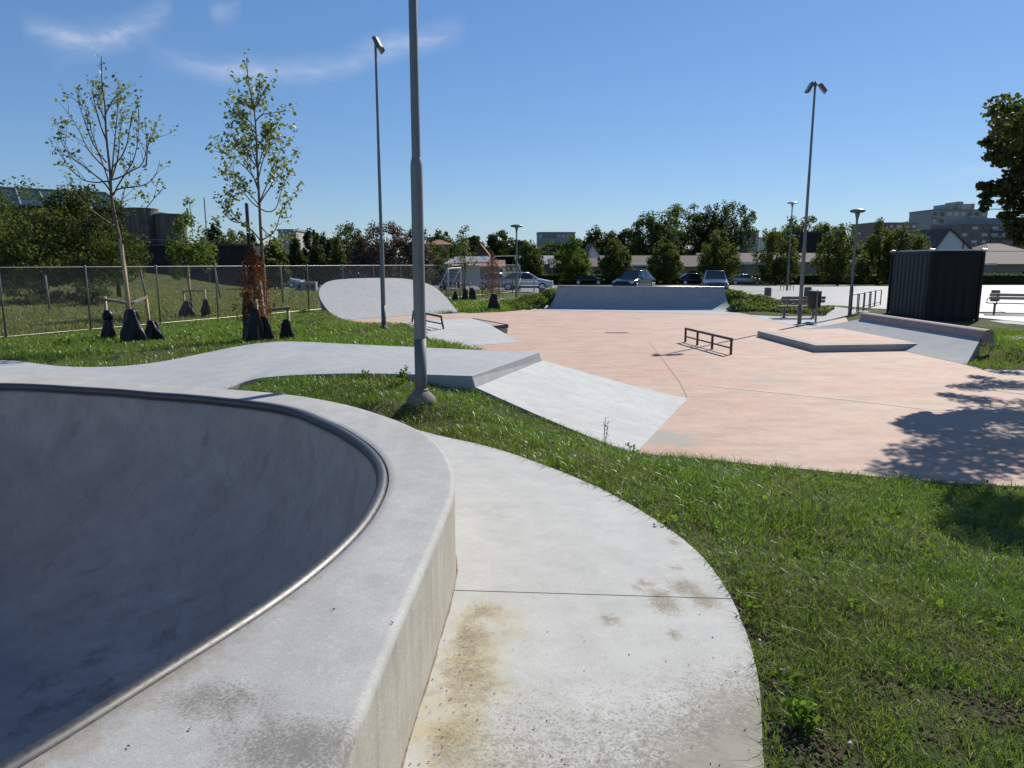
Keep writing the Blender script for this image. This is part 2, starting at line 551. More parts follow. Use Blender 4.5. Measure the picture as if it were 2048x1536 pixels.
# deck ring, with a rounded arris
rows = [ringpt(RI + .048, ZD - .10), ringpt(RI + .050, ZD - .006), ringpt(RI + .056, ZD)]
for f_ in (.12, .25, .4, .55, .7, .85):
    rows.append(ringpt(RI + .056 + (RO - .036 - RI - .056) * f_, ZD))
rows += [ringpt(RO - .034 + .034 * math.sin(q), ZD - .034 * (1 - math.cos(q))) for q in np.linspace(0, math.pi / 2, 7)]
rows = [r_.copy() for r_ in rows[::-1]]
deck, V = ring_mesh('deck', rows, M['deck'], None)
dI = dist_poly(V[:, 0], V[:, 1], np.vstack([INN, INN[:1]]))
near = np.clip((3.3 - V[:, 1]) / 1.2, 0, 1) * (V[:, 0] > -2.5)
attr(deck, 'rust', np.clip(1 - dI / .22, 0, 1) ** .7 * near)
cx_, cy_ = W(600, 1500, ZD)[:2]
gm = np.exp(-(((V[:, 0] - cx_) / .26) ** 2 + ((V[:, 1] - cy_) / .16) ** 2))
cx_, cy_ = W(430, 1400, ZD)[:2]
gm = np.maximum(gm, .9 * np.exp(-(((V[:, 0] - cx_) / .2) ** 2 + ((V[:, 1] - cy_) / .12) ** 2)))
attr(deck, 'grime', gm)
under(deck, bowl)
wall, _ = ring_mesh('wall', [ringpt(RO - .002, -.3), ringpt(RO - .002, .2), ringpt(RO - .001, ZD - .033)], M['wall'], None)
under(wall, bowl)
mb = MB(); nT = 14
cop = ringpt(RI + .006, ZD - .028)
ct = []
for q in range(nT):
    a = 2 * math.pi * q / nT
    ct.append(ringpt(RI + .014 + .034 * math.cos(a), ZD - .024 + .034 * math.sin(a)))
ct.append(ct[0])
cp, _ = ring_mesh('coping', ct[::-1], M['coping'], None)
under(cp, bowl)
RB, DEP = 1.9, 2.0
rows = [ringpt(RI + .03, ZD - .07), ringpt(RI + .016, ZD - .075), ringpt(RI + .012, ZD - .10)]
for th in np.linspace(0.02, math.pi / 2, 22):
    rows.append(ringpt(np.maximum(RI + .012 - RB * (1 - math.cos(th)), .3), ZD - .10 - RB * math.sin(th)))
rows.append(ringpt(np.full(NA, .02), ZD - .10 - RB))
bas, V = ring_mesh('basin', rows[::-1], M['basin'], None)
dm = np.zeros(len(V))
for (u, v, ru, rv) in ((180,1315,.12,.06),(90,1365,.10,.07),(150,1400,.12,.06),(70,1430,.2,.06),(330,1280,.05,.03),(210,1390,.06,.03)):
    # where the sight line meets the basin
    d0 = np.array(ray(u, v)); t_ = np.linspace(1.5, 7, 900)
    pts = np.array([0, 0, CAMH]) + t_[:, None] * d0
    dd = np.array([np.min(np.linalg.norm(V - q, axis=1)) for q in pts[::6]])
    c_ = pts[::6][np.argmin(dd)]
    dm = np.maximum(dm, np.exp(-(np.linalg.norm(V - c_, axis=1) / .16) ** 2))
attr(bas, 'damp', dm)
under(bas, bowl)

# ================================================================ walkway slab beside the bowl
slab_px = [(880,872),(950,886),(1020,905),(1130,945),(1230,990),(1330,1050),(1400,1105),(1450,1170),(1480,1230),(1505,1300),(1520,1370),(1524,1450),(1526,1536)]
slab_edge = [W(u, v, ZS)[:2] for u, v in slab_px]
slab_edge = smooth_poly([(-1.6, 8.0)] + slab_edge + [(.80, 1.8), (.55, 1.1), (.2, .4), (-.4, -.4), (-1.2, -1.1)], 120)
slab_poly = [tuple(p) for p in slab_edge] + [tuple(p) for p in ringpt(RO - .15, 0)[[k for k in range(NA) if -1.9 < AN[k] < 1.15]][:, :2]]
ang0 = [k for k in range(NA) if -1.75 < AN[k] < .86]
slab_poly = [tuple(p) for p in slab_edge] + [tuple(ringpt(RO - .10, 0)[k][:2]) for k in ang0]
def fill_poly(poly, spacing, zf, name, mat, parent=None, skirt=None, jitter=.0, holes=(), extra_attr=None):
    """a sheet over poly with interior points; zf(X, Y) -> z"""
    poly = [tuple(p) for p in poly]
    xs = np.array([p[0] for p in poly]); ys = np.array([p[1] for p in poly])
    gx = np.arange(xs.min() + spacing / 2, xs.max(), spacing); gy = np.arange(ys.min() + spacing / 2, ys.max(), spacing)
    GX, GY = [a.ravel() for a in np.meshgrid(gx, gy)]
    k = inpoly(GX, GY, poly)
    GX, GY = GX[k], GY[k]
    k = dist_poly(GX, GY, poly + poly[:1]) > spacing * .35
    GX, GY = GX[k], GY[k]
    vs = [Vector(p) for p in poly] + [Vector((a, b)) for a, b in zip(GX, GY)]
    n = len(poly)
    ed = [(i, (i + 1) % n) for i in range(n)]
    r_ = delaunay_2d_cdt(vs, ed, [], 0, 1e-5)
    v2 = np.array([(p.x, p.y) for p in r_[0]])
    tri = np.array([f for f in r_[2] if len(f) == 3])
    cen = v2[tri].mean(1)
    tri = tri[inpoly(cen[:, 0], cen[:, 1], poly)]
    z = zf(v2[:, 0], v2[:, 1])
    V = np.column_stack([v2, z])
    a, b, c_ = V[tri[:, 0]], V[tri[:, 1]], V[tri[:, 2]]
    fl = np.cross(b - a, c_ - a)[:, 2] < 0
    tri[fl] = tri[fl][:, ::-1]
    fl_list = [tri]
    if skirt is not None:
        P_ = np.array(poly); zt = zf(P_[:, 0], P_[:, 1])
        b0 = len(V)
        V = np.vstack([V, np.column_stack([P_, zt]), np.column_stack([P_, zt - skirt])])
        area = np.sum(P_[:, 0] * np.roll(P_[:, 1], -1) - np.roll(P_[:, 0], -1) * P_[:, 1])
        i = np.arange(n); j = (i + 1) % n
        q = np.stack([b0 + i, b0 + n + i, b0 + n + j, b0 + j], 1)
        if area < 0: q = q[:, ::-1]
        fl_list.append(q)
    o = np_mesh(name, V, fl_list, mat, parent)
    return o, V
const = lambda z: (lambda X, Y: np.full(np.shape(X), z))
slab, V = fill_poly(slab_poly, .05, const(ZS), 'walkway', M['slab'], skirt=.25)
tag(slab, 'pale concrete walkway curving round the outside of the bowl wall', 'walkway', kind='structure')
dO = dist_poly(V[:, 0], V[:, 1], np.vstack([OUT, OUT[:1]]))
yj = W(912, 1180, ZS)[1]
rust = np.exp(-((dO - .16 - .06 * (vnoise(V[:, 0] * 5, V[:, 1] * 5, 3) - .5)) / (.10 + .16 * vnoise(V[:, 0] * 3, V[:, 1] * 4, 8))) ** 2) * np.clip((yj + .02 - V[:, 1]) / .25, 0, 1) * (.65 + .5 * vnoise(V[:, 0] * 7, V[:, 1] * 7, 4))
attr(slab, 'rust', rust)
dE = dist_poly(V[:, 0], V[:, 1], slab_edge)
lich = np.clip((3.25 - V[:, 1]) / 1.0, 0, 1) * (.45 + .55 * np.exp(-(dE / .3) ** 2)) * np.clip(dO / .25, 0.25, 1)
attr(slab, 'lichen', lich)
sp = np.zeros(len(V))
for (u, v, r_) in ((1350,1085,.05),(1350,1135,.05),(1330,1210,.1),(1370,1175,.11),(1290,1165,.05),(1410,1200,.1),(1275,1175,.04),(1320,1190,.08),(1220,1240,.06),(1350,1270,.05)):
    c_ = W(u, v, ZS)
    sp = np.maximum(sp, np.exp(-(((V[:, 0] - c_[0]) / r_) ** 2 + ((V[:, 1] - c_[1]) / (r_ * 1.3)) ** 2)))
attr(slab, 'spot', sp)
a_, b_ = W(906, 1180, ZS), W(1478, 1198, ZS)
MB().bar((a_[0] - .05, a_[1], ZS + .0005), (b_[0], b_[1], ZS + .0005), .0035, .003).build('joint', simple('slab_joint_dark', (.16, .15, .13), .9), slab)  # thin dark strip drawn as the joint across the slab

# line of dirt where the wall meets the slab
kk_ = [k for k in range(NA) if -1.5 < AN[k] < .75]
q0, q1 = ringpt(RO - .002, ZS + .0015)[kk_], ringpt(RO + .006 + .003 * np.sin(AN * 37) + .002 * np.sin(AN * 91), ZS + .0015)[kk_]
MB().grid([[tuple(p) for p in q0], [tuple(p) for p in q1]]).build('dirt_line', simple('wall_foot_dirt', (.20, .155, .11), .95, var=.4, scale=25), slab)
# ================================================================ runway, platform and bank
Pf, Pb = W(945, 752, ZP), W(1079, 705, ZP)
far_px = [(0,718,.66),(60,725,.64),(120,733,.62),(200,735,.60),(300,728,.60),(400,708,.64),(470,693,.70),(530,684.5,.745),(580,682,.75),(700,688,.75),(850,695,.75),(1000,702,.75),(1079,705,.75)]
far = [(-11.5, 9.6, .6), (-9.6, 10.6, .65)] + [W(*q) for q in far_px]
near_ = []
for k in [k for k in range(NA) if 1.07 < AN[k] < 2.75][::-1]:
    r_ = RO[k] - .06
    near_.append((BC[0] + r_ * math.cos(AN[k]), BC[1] + r_ * math.sin(AN[k]), .60))
kneck = W(462, 774, .62)
near_ = [q for q in near_ if q[0] < kneck[0] - .05]
near_ += [kneck] + [W(*q) for q in ((485,765,.65),(510,757,.68),(550,752.5,.71),(600,749.5,.735),(700,746,.75),(840,748.5,.75),(945,752,.75))]
n1 = 90
A_, B_ = smooth_poly(far, n1, 2), smooth_poly(near_, n1, 2)
# split the loft so that the platform end stays straight
G = [[tuple(A_[i] * (1 - t) + B_[i] * t) for i in range(n1)] for t in np.linspace(0, 1, 9)]
ramp = thing('launch_ramp', 'long pale concrete runway and raised platform with a sloped bank down to the pink floor', 'skate ramp', Pf)
o = MB().grid(G, zb=-.2).build('platform', M['grey'], None); auto_smooth(o, 50); under(o, ramp)
lipA, lipB = W(948, 775, .60), W(1083, 721, .60)
G = [[lerp(Pf, Pb, t) for t in np.linspace(0, 1, 5)], [lerp(lipA, lipB, t) for t in np.linspace(0, 1, 5)]]
G[0] = [(p[0], p[1], p[2] - .001) for p in G[0]]
lip = MB()
off = Vector((.022, -.008, 0))
vs = [Vector(Pf) + Vector((-.01, -.004, .003)), Vector(Pb) + Vector((-.01, .004, .003)), Vector(lipB) + off + Vector((0, 0, -.02)), Vector(lipA) + off + Vector((0, -.004, -.02)),
      Vector(Pf) + Vector((-.09, .03, .003)), Vector(Pb) + Vector((-.09, .035, .003)), Vector(lipB) + Vector((-.09, 0, -.02)), Vector(lipA) + Vector((-.09, 0, -.02))]
lip.add(vs, [(0, 3, 2, 1), (0, 1, 5, 4), (1, 2, 6, 5), (3, 0, 4, 7), (4, 5, 6, 7), (2, 3, 7, 6)])
lp = lip.build('lip', M['grey'], None, bevel=.012); under(lp, ramp)
botA, botB = W(1270, 908, 0), W(1376, 797, 0)
G = []
for s in np.linspace(0, 1, 14):
    zc = .60 * (1 - s) ** 1.12 if s < 1 else 0
    a = lerp((lipA[0] + .024, lipA[1] - .008), botA[:2], s); b = lerp((lipB[0] + .024, lipB[1] - .008), botB[:2], s)
    G.append([(a[0] + (b[0] - a[0]) * t, a[1] + (b[1] - a[1]) * t, zc + .004) for t in np.linspace(0, 1, 8)])
o = MB().grid(G, zb=-.25).build('bank', M['ramp'], None); auto_smooth(o, 50); under(o, ramp)

# ================================================================ pink plaza
pz = [W(u, v, 0)[:2] for u, v in ((1270,907),(1400,917),(1530,931),(1640,941),(1750,953),(1900,966),(2048,973))]
pz += [(7.6, 6.4), (10.2, 6.9), (11.3, 8.5), (11.6, 11.5), (11.9, 14.45)]
pz += [W(u, v, 0)[:2] for u, v in ((2048,741.5),(1962,739),(1945,734),(1921,727))]
pz += [(10.7, 16.3), (10.7, 22.4), W(1690, 632)[:2], W(1660, 632.5)[:2], W(1560, 633)[:2], W(1500, 630)[:2]]
pz += [(9.3, 33.0), (2.5, 34.4)]
pz += [W(u, v, 0)[:2] for u, v in ((1050,620),(1000,624),(940,626.5),(912,623.5))]
pz += [(-2.6, 30.6), (-6.3, 30.4)]
pz += [W(u, v, 0)[:2] for u, v in ((672,634),(690,640),(735,648),(775,651),(800,646),(835,664),(880,695))]
pz += [(-1.35, 15.2), (-.7, 12.6), (.3, 11.4), (1.0, 8.6)]
plaza, V = fill_poly(pz, .4, const(0.0), 'plaza', M['pink'], skirt=.15)
tag(plaza, 'pink and beige concrete skate floor spreading across the middle', 'plaza', kind='structure')
pt = np.zeros(len(V))
for (u, v, rx, ry) in ((1370,778,.35,.12),(1345,872,.3,.25),(1545,757,.2,.6),(1320,885,.25,.12)):
    c_ = W(u, v, 0)
    pt = np.maximum(pt, np.exp(-(((V[:, 0] - c_[0]) / rx) ** 2 + ((V[:, 1] - c_[1]) / ry) ** 2)))
attr(plaza, 'patch', pt)
jm = simple('floor_joint', (.30, .22, .18), .9)
def strip(px, w, mat, parent, z=.004, name='joint'):
    pts = resample([W(u, v, 0)[:2] for u, v in px], max(2, len(px) * 3))
    L, Rr = [], []
    for i, p in enumerate(pts):
        d = pts[min(i + 1, len(pts) - 1)] - pts[max(i - 1, 0)]; d /= np.linalg.norm(d)
        nrm = np.array([-d[1], d[0]]) * w / 2
        L.append((p[0] + nrm[0], p[1] + nrm[1], z)); Rr.append((p[0] - nrm[0], p[1] - nrm[1], z))
    return MB().grid([L, Rr]).build(name, mat, parent)
strip([(1298,683),(1330,725),(1360,765),(1375,796)], .018, jm, plaza)
strip([(1400,770),(1520,782),(1700,800),(1850,818)], .10, simple('worn_line', (.47, .37, .30), .85, var=.12), plaza)
strip([(1210,664.5),(1254,664.8),(1254,666.3),(1210,666)], .12, simple('drain_iron', (.10, .09, .09), .6), plaza, .005, 'drain')
# pale concrete margin along the right edge
mg = [W(u, v, 0)[:2] for u, v in ((1921,727),(1962,739),(2048,741.5))] + [(11.9, 14.45)]
G = [[(p[0], p[1], .004) for p in mg], [(p[0] - .02, p[1] - .42, .004) for p in mg]]
MB().grid(G).build('margin', M['grey'], plaza)
G = [[W(u, v) for u, v in ((1500,630.5),(1560,633.5),(1660,633),(1690,632.5))], [W(u, v) for u, v in ((1530,640),(1572,648),(1600,656),(1650,650))]]
G = [[(p[0], p[1], .004) for p in r_] for r_ in G]
MB().grid(G).build('margin', M['grey'], plaza)

# ================================================================ curved bank wall (back left)
def surf(u, v, zf, t0=10.0, t1=60.0):
    d0 = ray(u, v)
    lo, hi = t0, t1
    g = lambda t: CAMH + d0[2] * t - zf(d0[0] * t, d0[1] * t)
    for _ in range(60):
        m_ = (lo + hi) / 2
        if g(m_) > 0: lo = m_
        else: hi = m_
    return (d0[0] * lo, d0[1] * lo, CAMH + d0[2] * lo)
WA, WB = np.array(W(690, 640)[:2]), np.array(W(917, 624)[:2])
WN = (WB - WA) / np.linalg.norm(WB - WA); WN = np.array([-WN[1], WN[0]])
def wr_z(x, y):
    d = (x - WA[0]) * WN[0] + (y - WA[1]) * WN[1]
    return .50 * d + .03 * d * d if d > 0 else .5 * d
wr_px = [(690,640),(672,634),(658,624),(648,611),(640,598),(637,587),(640,576),(648,567),(662,561),(690,558),(725,556.5),(765,556),(800,556.5),(830,560),(855,567),(873,576),(888,590),(899,604),(908,615),(917,624)]
rim = [surf(u, v, wr_z) if 0 < i < len(wr_px) - 1 else W(u, v, 0) for i, (u, v) in enumerate(wr_px)]
rim = smooth_poly(rim, 60, 1)
basep = resample([rim[0], (rim[0] * .6 + rim[-1] * .4), rim[-1]], 60)
G = []
for s in np.linspace(0, 1, 16):
    row = []
    for i in range(60):
        p = basep[i] * (1 - s) + rim[i] * s
        row.append((p[0], p[1], wr_z(p[0], p[1]) * 1.0 + .006))
    G.append(row)
bw = MB()
bw.grid(G)
back = []
for i in range(60):
    q = rim[i]
    back.append(((q[0], q[1], wr_z(q[0], q[1]) + .006), (q[0] + (0.05 if i > 30 else -.05), q[1] + .12, wr_z(q[0], q[1]) - .06), (q[0], q[1] + .5, -.1)))
bw2 = MB().grid([[b[0] for b in back], [b[1] for b in back], [b[2] for b in back]])
bank_wall = thing('bank_wall', 'big rounded shell-shaped concrete bank at the back left of the plaza', 'skate bank', tuple(basep[30]))
o = bw.build('face', M['grey'], None, True); under(o, bank_wall)
o = bw2.build('back', M['edge'], None, True); under(o, bank_wall)

# ================================================================ quarter pipe
qp = thing('quarter_pipe', 'wide concrete quarter pipe with a dark shaded face at the back of the plaza', 'quarter pipe', W(1280, 624))
L0, R0 = W(1056, 620), W(1502, 630)
LT, RT = P(1115, 574, 34.4), P(1449, 575.5, 33.1)
ZT = 1.0
al = R(76)
FL = .50
G = []
for s in np.linspace(0, 1, 26):
    sa = max(0, (s - .25) / .75)
    fx = FL * min(1, s / .25) + (1 - FL) * math.sin(sa * al) / math.sin(al)
    z = ZT * (1 - math.cos(sa * al)) / (1 - math.cos(al)) + .012 * s
    a = (L0[0] + (LT[0] - L0[0]) * fx, L0[1] + (LT[1] - L0[1]) * fx); b = (R0[0] + (RT[0] - R0[0]) * fx, R0[1] + (RT[1] - R0[1]) * fx)
    G.append([(a[0] + (b[0] - a[0]) * t, a[1] + (b[1] - a[1]) * t, z + .006) for t in np.linspace(0, 1, 20)])
o = MB().grid(G, zb=-.1).build('transition', M['grey'], None); auto_smooth(o, 50); under(o, qp)
topL, topR = G[-1][0], G[-1][-1]
o = MB().tube([topL, topR], .035, 10).build('coping', M['castings'], None, True); under(o, qp)
dq = (-(topR[1] - topL[1]), topR[0] - topL[0]); ln = math.hypot(*dq); dq = (dq[0] / ln, dq[1] / ln)
o = MB().prism([(topL[0], topL[1] + .03), (topR[0], topR[1] + .03), (topR[0] + dq[0] * 1.1, topR[1] + dq[1] * 1.1), (topL[0] + dq[0] * 1.1, topL[1] + dq[1] * 1.1)], 0, ZT + .004).build('deck', M['pave'], None); under(o, qp)

# ================================================================ manual pad and bank on the right
Z1 = .17
Am, Bm, Cm = W(1515, 661.5, Z1), W(1632, 690.5, Z1), W(1853, 687, Z1)
Dm = W(1700, 656, Z1)
pad = thing('manual_pad', 'low wedge-shaped concrete pad with a pink top in front of the right bank', 'manual pad', Bm)
o = MB().prism([Am[:2], Bm[:2], Cm[:2], (Dm[0] + .1, Dm[1])], -.05, Z1).build('block', M['edge'], None, bevel=.012); under(o, pad)
cen = np.mean([Am[:2], Bm[:2], Cm[:2], Dm[:2]], axis=0)
ins = [tuple(np.array(q[:2]) + (cen - np.array(q[:2])) * .10) for q in (Am, Bm, Cm, Dm)]
o = MB().prism(ins, Z1 - .05, Z1 + .004).build('top', M['pink'], None); under(o, pad)
bk = thing('side_bank', 'grey concrete bank with a rounded curb along its top at the right of the plaza', 'skate bank', (10.2, 19, 0))
b0, b1 = (9.78, 15.35, 0), (9.55, 23.6, 0)
t0, t1 = W(1962, 676, .45), W(1722, 638, .45)
G = []
for s in np.linspace(0, 1, 10):
    a, b = lerp(b0, t0, s), lerp(b1, t1, s)
    z = .45 * (s ** 1.1)
    G.append([(a[0] + (b[0] - a[0]) * t, a[1] + (b[1] - a[1]) * t, z + .006) for t in np.linspace(0, 1, 12)])
o = MB().grid(G, zb=-.1).build('face', M['grey'], None); auto_smooth(o, 50); under(o, bk)
prof = [(.0, -.1), (0, .09), (.03, .15), (.09, .19), (.17, .20), (.25, .17), (.28, .10), (.28, -.1)]
tv = np.array(t1) - np.array(t0); tv /= np.linalg.norm(tv)
rt = np.array([tv[1], -tv[0], 0])
rt = rt if rt[0] > 0 else -rt
G = []
for s in np.linspace(-.01, 1.01, 6):
    base_ = np.array(t0) + (np.array(t1) - np.array(t0)) * s
    G.append([tuple(base_ + rt * (h[0] - .01) + np.array([0, 0, h[1]])) for h in prof])
mb = MB().grid(G)
n_ = len(prof)
mb.f.append(tuple(range(n_))); mb.f.append(tuple(5 * n_ + k for k in range(n_ - 1, -1, -1)))
o = mb.build('curb', M['curb'], None); auto_smooth(o, 40); under(o, bk)

# ================================================================ hip box on the left
ZH = .26
T1, T2, T3, T4, T5 = W(1015, 649.5, ZH), W(985, 652.5, ZH), W(838, 661, ZH), W(800, 644.5, ZH), W(945, 637, ZH)
B1, B2 = W(1040, 685, 0), W(880, 695, 0)
hip = thing('hip_box', 'low pale concrete hip with a steel-edged ledge on the left of the plaza', 'skate box', T2)
o = MB().prism([T1[:2], T5[:2], T4[:2], T3[:2], T2[:2]], -.05, ZH).build('block', M['curb'], None); under(o, hip)
o = MB().prism([T2[:2], T5[:2], T4[:2], T3[:2]], ZH - .05, ZH + .004).build('top', M['ramp'], None); under(o, hip)
G = [[(lerp(T3, T2, t)[0], lerp(T3, T2, t)[1], ZH + .004) for t in (0, .25, .5, .75, 1)]]
for s in (.33, .66, 1.0):
    G.append([(lerp(lerp(T3, T2, t), lerp(B2, B1, t), s)[0], lerp(lerp(T3, T2, t), lerp(B2, B1, t), s)[1], ZH * (1 - s) + .005) for t in (0, .25, .5, .75, 1)])
o = MB().grid(G, zb=-.1).build('bank', M['ramp'], None); under(o, hip)
mb = MB()
mb.bar((T1[0], T1[1] - .01, ZH - .04), (T2[0], T2[1] - .01, ZH - .04), .07, .10)
mb.bar((T1[0], T1[1], ZH - .015), (T5[0], T5[1], ZH - .015), .06, .06)
o = mb.build('steel_edge', M['darksteel'], None); under(o, hip)

# ================================================================ rails
def rail(name, label, posts, top, midf, w=.05, group='flat rails'):
    """posts: list of (foot, head)"""
    t = thing(name, label, 'skate rail', posts[0][0], group=group)
    for f_, h_ in posts:
        o = MB().bar(f_, h_, w, w).build('post', M['rail'], None); under(o, t)
    d = (Vector(top[1]) - Vector(top[0])).normalized() * (w / 2)
    o = MB().bar(Vector(top[0]) - d, Vector(top[1]) + d, w + .006, w + .006).build('top_rail', M['rail'], None); under(o, t)
    a = lerp(posts[0][0], posts[0][1], midf); b = lerp(posts[-1][0], posts[-1][1], midf)
    o = MB().bar(a, b, w * .7, w * .7).build('mid_rail', M['rail'], None); under(o, t)
    return t
f0, f1 = Vector(W(1370.5, 684, 0)), Vector(W(1461.5, 709, 0))
hgt = .37
ps = []
for s in (0, .29, .62, 1):
    f_ = f0.lerp(f1, s); ps.append((f_, f_ + Vector((0, 0, hgt))))
rail('flat_rail', 'brown square steel grind rail with four posts in the middle of the pink floor', ps, (ps[0][1], ps[-1][1]), .42)
f0, f1 = Vector(W(824, 645, ZH)), Vector(W(887, 658, ZH))
e0, e1 = Vector(P(827, 622.5, f0.y)), Vector(P(882, 633, f1.y))
ps = [(f0, e0), (f0.lerp(f1, .45), e0.lerp(e1, .45)), (f1, e1)]
rail('flat_rail', 'short brown steel rail with splayed legs standing on the pale hip box', ps, (e0, e1), .4)
# ================================================================ terrain
LIDX = dict()
holes = []
ringo = [tuple(p) for p in OUT[::2]]
holes.append(ringo)
slab_h = [tuple(p) for p in slab_edge]
path_far = [tuple(p[:2]) for p in A_]
path_near = [tuple(p[:2]) for p in B_]
path_poly = path_far + path_near[::-1]
ramp_poly = [lipA[:2], lipB[:2], botB[:2], botA[:2]]
holes += [[tuple(p) for p in slab_poly], path_poly, ramp_poly, [tuple(p) for p in pz]]
ctrl = []
def line_ctrl(pts, z, step=.35):
    pts = np.array([p[:2] for p in pts], float)
    zz = np.array(z if hasattr(z, '__len__') else [z] * len(pts), float)
    d = np.concatenate([[0], np.cumsum(np.linalg.norm(np.diff(pts, axis=0), axis=1))])
    for t in np.arange(0, d[-1] + 1e-6, step):
        ctrl.append((np.interp(t, d, pts[:, 0]), np.interp(t, d, pts[:, 1]), np.interp(t, d, zz)))
line_ctrl(slab_edge, ZS - .02)
line_ctrl(pz[:12], -.012)
line_ctrl(pz[12:26], -.01, .8)
line_ctrl(pz[25:-4], -.01, .8)
line_ctrl(A_, [p[2] - .05 for p in A_])
gz = [p[2] - .05 for p in B_]
line_ctrl([B_[i] for i in range(n1) if B_[i][0] > kneck[0]], [B_[i][2] - (.05 if B_[i][0] < -1.6 else .05 + .15 * min(1, (B_[i][0] + 1.6) / 1.0)) for i in range(n1) if B_[i][0] > kneck[0]], .2)
line_ctrl([lipA, lerp(lipA, botA, .5), botA], [.56, .255, -.02], .2)
line_ctrl([lipB, lerp(lipB, botB, .5), botB], [.45, .22, -.02], .2)
for p in ringpt(RO + .25, 0)[[k for k in range(NA) if .75 < AN[k] < 1.05]]:
    ctrl.append((p[0], p[1], .50))
for (u, v, z) in ((843,800,.64),(760,800,.6),(700,765,.66),(900,800,.58),(768,657,.22),(740,672,.36),(700,668,.38),(700,655,.2),(840,685,.35),(800,672,.32),
                  (620,640,.34),(640,625,.36),(560,655,.42),(500,690,.5),(268,684,.42),(100,690,.45),(200,700,.5),
                  (950,612,.05),(1000,605,.05),(985,616,.05),(930,600,.03)):
    ctrl.append(W(u, v, z))
line_ctrl([T4, T3, lerp(T3, B2, .5), B2], [ZH - .03, ZH - .03, ZH / 2 - .03, -.02], .25)
for s in np.linspace(-.1, 1, 14):       # under the fence
    ctrl.append((-13.1 + 4.84 * s, 18.4 + 10.4 * s, .2))
# mound behind the quarter pipe
for (x, y, z) in ((2.2, 35.6, .82), (5, 35.2, .85), (9.2, 34.4, .86), (10.3, 33.6, .74), (11.2, 33.4, .50), (12.4, 32.8, .28), (13.6, 31.5, .08), (9.9, 31.9, .35), (10.6, 31.0, .12), (5, 38.5, .1), (9, 38, .15),
                  (.9, 35.2, .45), (-.2, 35.4, .14), (1.4, 33.9, .42), (.5, 33.2, .12), (13, 35, .05), (11.5, 36.5, .08)):
    ctrl.append((x, y, z))
# grass behind the side bank
for (x, y, z) in ((11.3, 15.9, .33), (11.4, 17.5, .40), (11.4, 20, .42), (11.3, 22, .40), (10.9, 23.5, .12), (12.6, 17, .25), (13.2, 20.5, .2), (12.6, 15.2, .1), (11, 15.0, .02), (14.5, 18, .12), (16, 19.5, .06), (17, 22, .02)):
    ctrl.append((x, y, z))
for (x, y, z) in ((2.5, 2.0, .34), (3.5, 3.0, .28), (5.0, 2.5, .25), (4.5, 5, .14), (6.5, 4.5, .12), (2.0, 4.5, .30), (3, 6.3, .10), (-2, -3, .4), (3, -3, .35), (-6, -3, .45), (9, 3, .1), (-10, 4, .55), (-12, 8, .5), (13, 8, .03), (14, 12, .05)):
    ctrl.append((x, y, z))
CT = np.array(ctrl)
def far_base(X, Y):
    b = np.where(Y < 50, 0.0, np.where(Y < 105, -1.1 * (Y - 50) / 55, -1.1))
    b = b + 1.35 * np.exp(-(((X + 30.5) / 5.5) ** 2 + ((Y - 60) / 5.0) ** 2))
    return b + .10 * np.exp(-((X + 16) / 12) ** 2) * (Y < 50)
def tz(X, Y):
    X = np.asarray(X, float); Y = np.asarray(Y, float)
    sh = X.shape
    X, Y = X.ravel(), Y.ravel()
    out = far_base(X, Y)
    nearm = (Y < 55) & (np.abs(X) < 45)
    idx = np.nonzero(nearm)[0]
    w0 = (1 / 6.0) ** 3
    for k in range(0, len(idx), 20000):
        i = idx[k:k + 20000]
        d2 = (X[i][:, None] - CT[None, :, 0]) ** 2 + (Y[i][:, None] - CT[None, :, 1]) ** 2 + 2e-3
        w = d2 ** -1.5
        fade = w0 * (1 + np.clip((Y[i] - 30) / 8, 0, 8))
        out[i] = ((w * CT[None, :, 2]).sum(1) + fade * out[i]) / (w.sum(1) + fade)
    return out.reshape(sh)
def tz1(x, y):
    return float(tz(np.array([x]), np.array([y]))[0])

pts = []
def lat(x0, x1, y0, y1, s, excl=None):
    gx, gy = np.meshgrid(np.arange(x0, x1, s), np.arange(y0, y1, s))
    gx = gx.ravel() + rng.uniform(-.2, .2, gx.size) * s; gy = gy.ravel() + rng.uniform(-.2, .2, gy.size) * s
    if excl:
        k = ~((gx > excl[0]) & (gx < excl[1]) & (gy > excl[2]) & (gy < excl[3]))
        gx, gy = gx[k], gy[k]
    pts.append(np.column_stack([gx, gy]))
lat(-2.5, 6.5, .5, 12, .16)
lat(-15, 18, -4, 40, .45, (-2.5, 6.5, .5, 12))
lat(-50, 60, -10, 120, 2.5, (-15, 18, -4, 40))
lat(-1600, 1600, -300, 2600, 90, (-50, 60, -10, 120))
pts = np.vstack(pts)
keep = np.ones(len(pts), bool)
for h in holes:
    keep &= ~inpoly(pts[:, 0], pts[:, 1], h)
    keep &= dist_poly(pts[:, 0], pts[:, 1], h + h[:1]) > .05
pts = pts[keep]
vs = [Vector(p) for p in pts]
ed = []
for h in holes:
    hh = resample(h + h[:1], max(len(h), int(sum(math.dist(h[i], h[(i + 1) % len(h)]) for i in range(len(h))) / .18)))[:-1]
    b = len(vs)
    vs += [Vector((p[0], p[1])) for p in hh]
    ed += [(b + i, b + (i + 1) % len(hh)) for i in range(len(hh))]
r_ = delaunay_2d_cdt(vs, ed, [], 0, 1e-4)
v2 = np.array([(p.x, p.y) for p in r_[0]])
tri = np.array([f for f in r_[2] if len(f) == 3])
cen = v2[tri].mean(1)
kk = np.ones(len(tri), bool)
for h in holes:
    kk &= ~inpoly(cen[:, 0], cen[:, 1], h)
tri = tri[kk]
Vg = np.column_stack([v2, tz(v2[:, 0], v2[:, 1])])
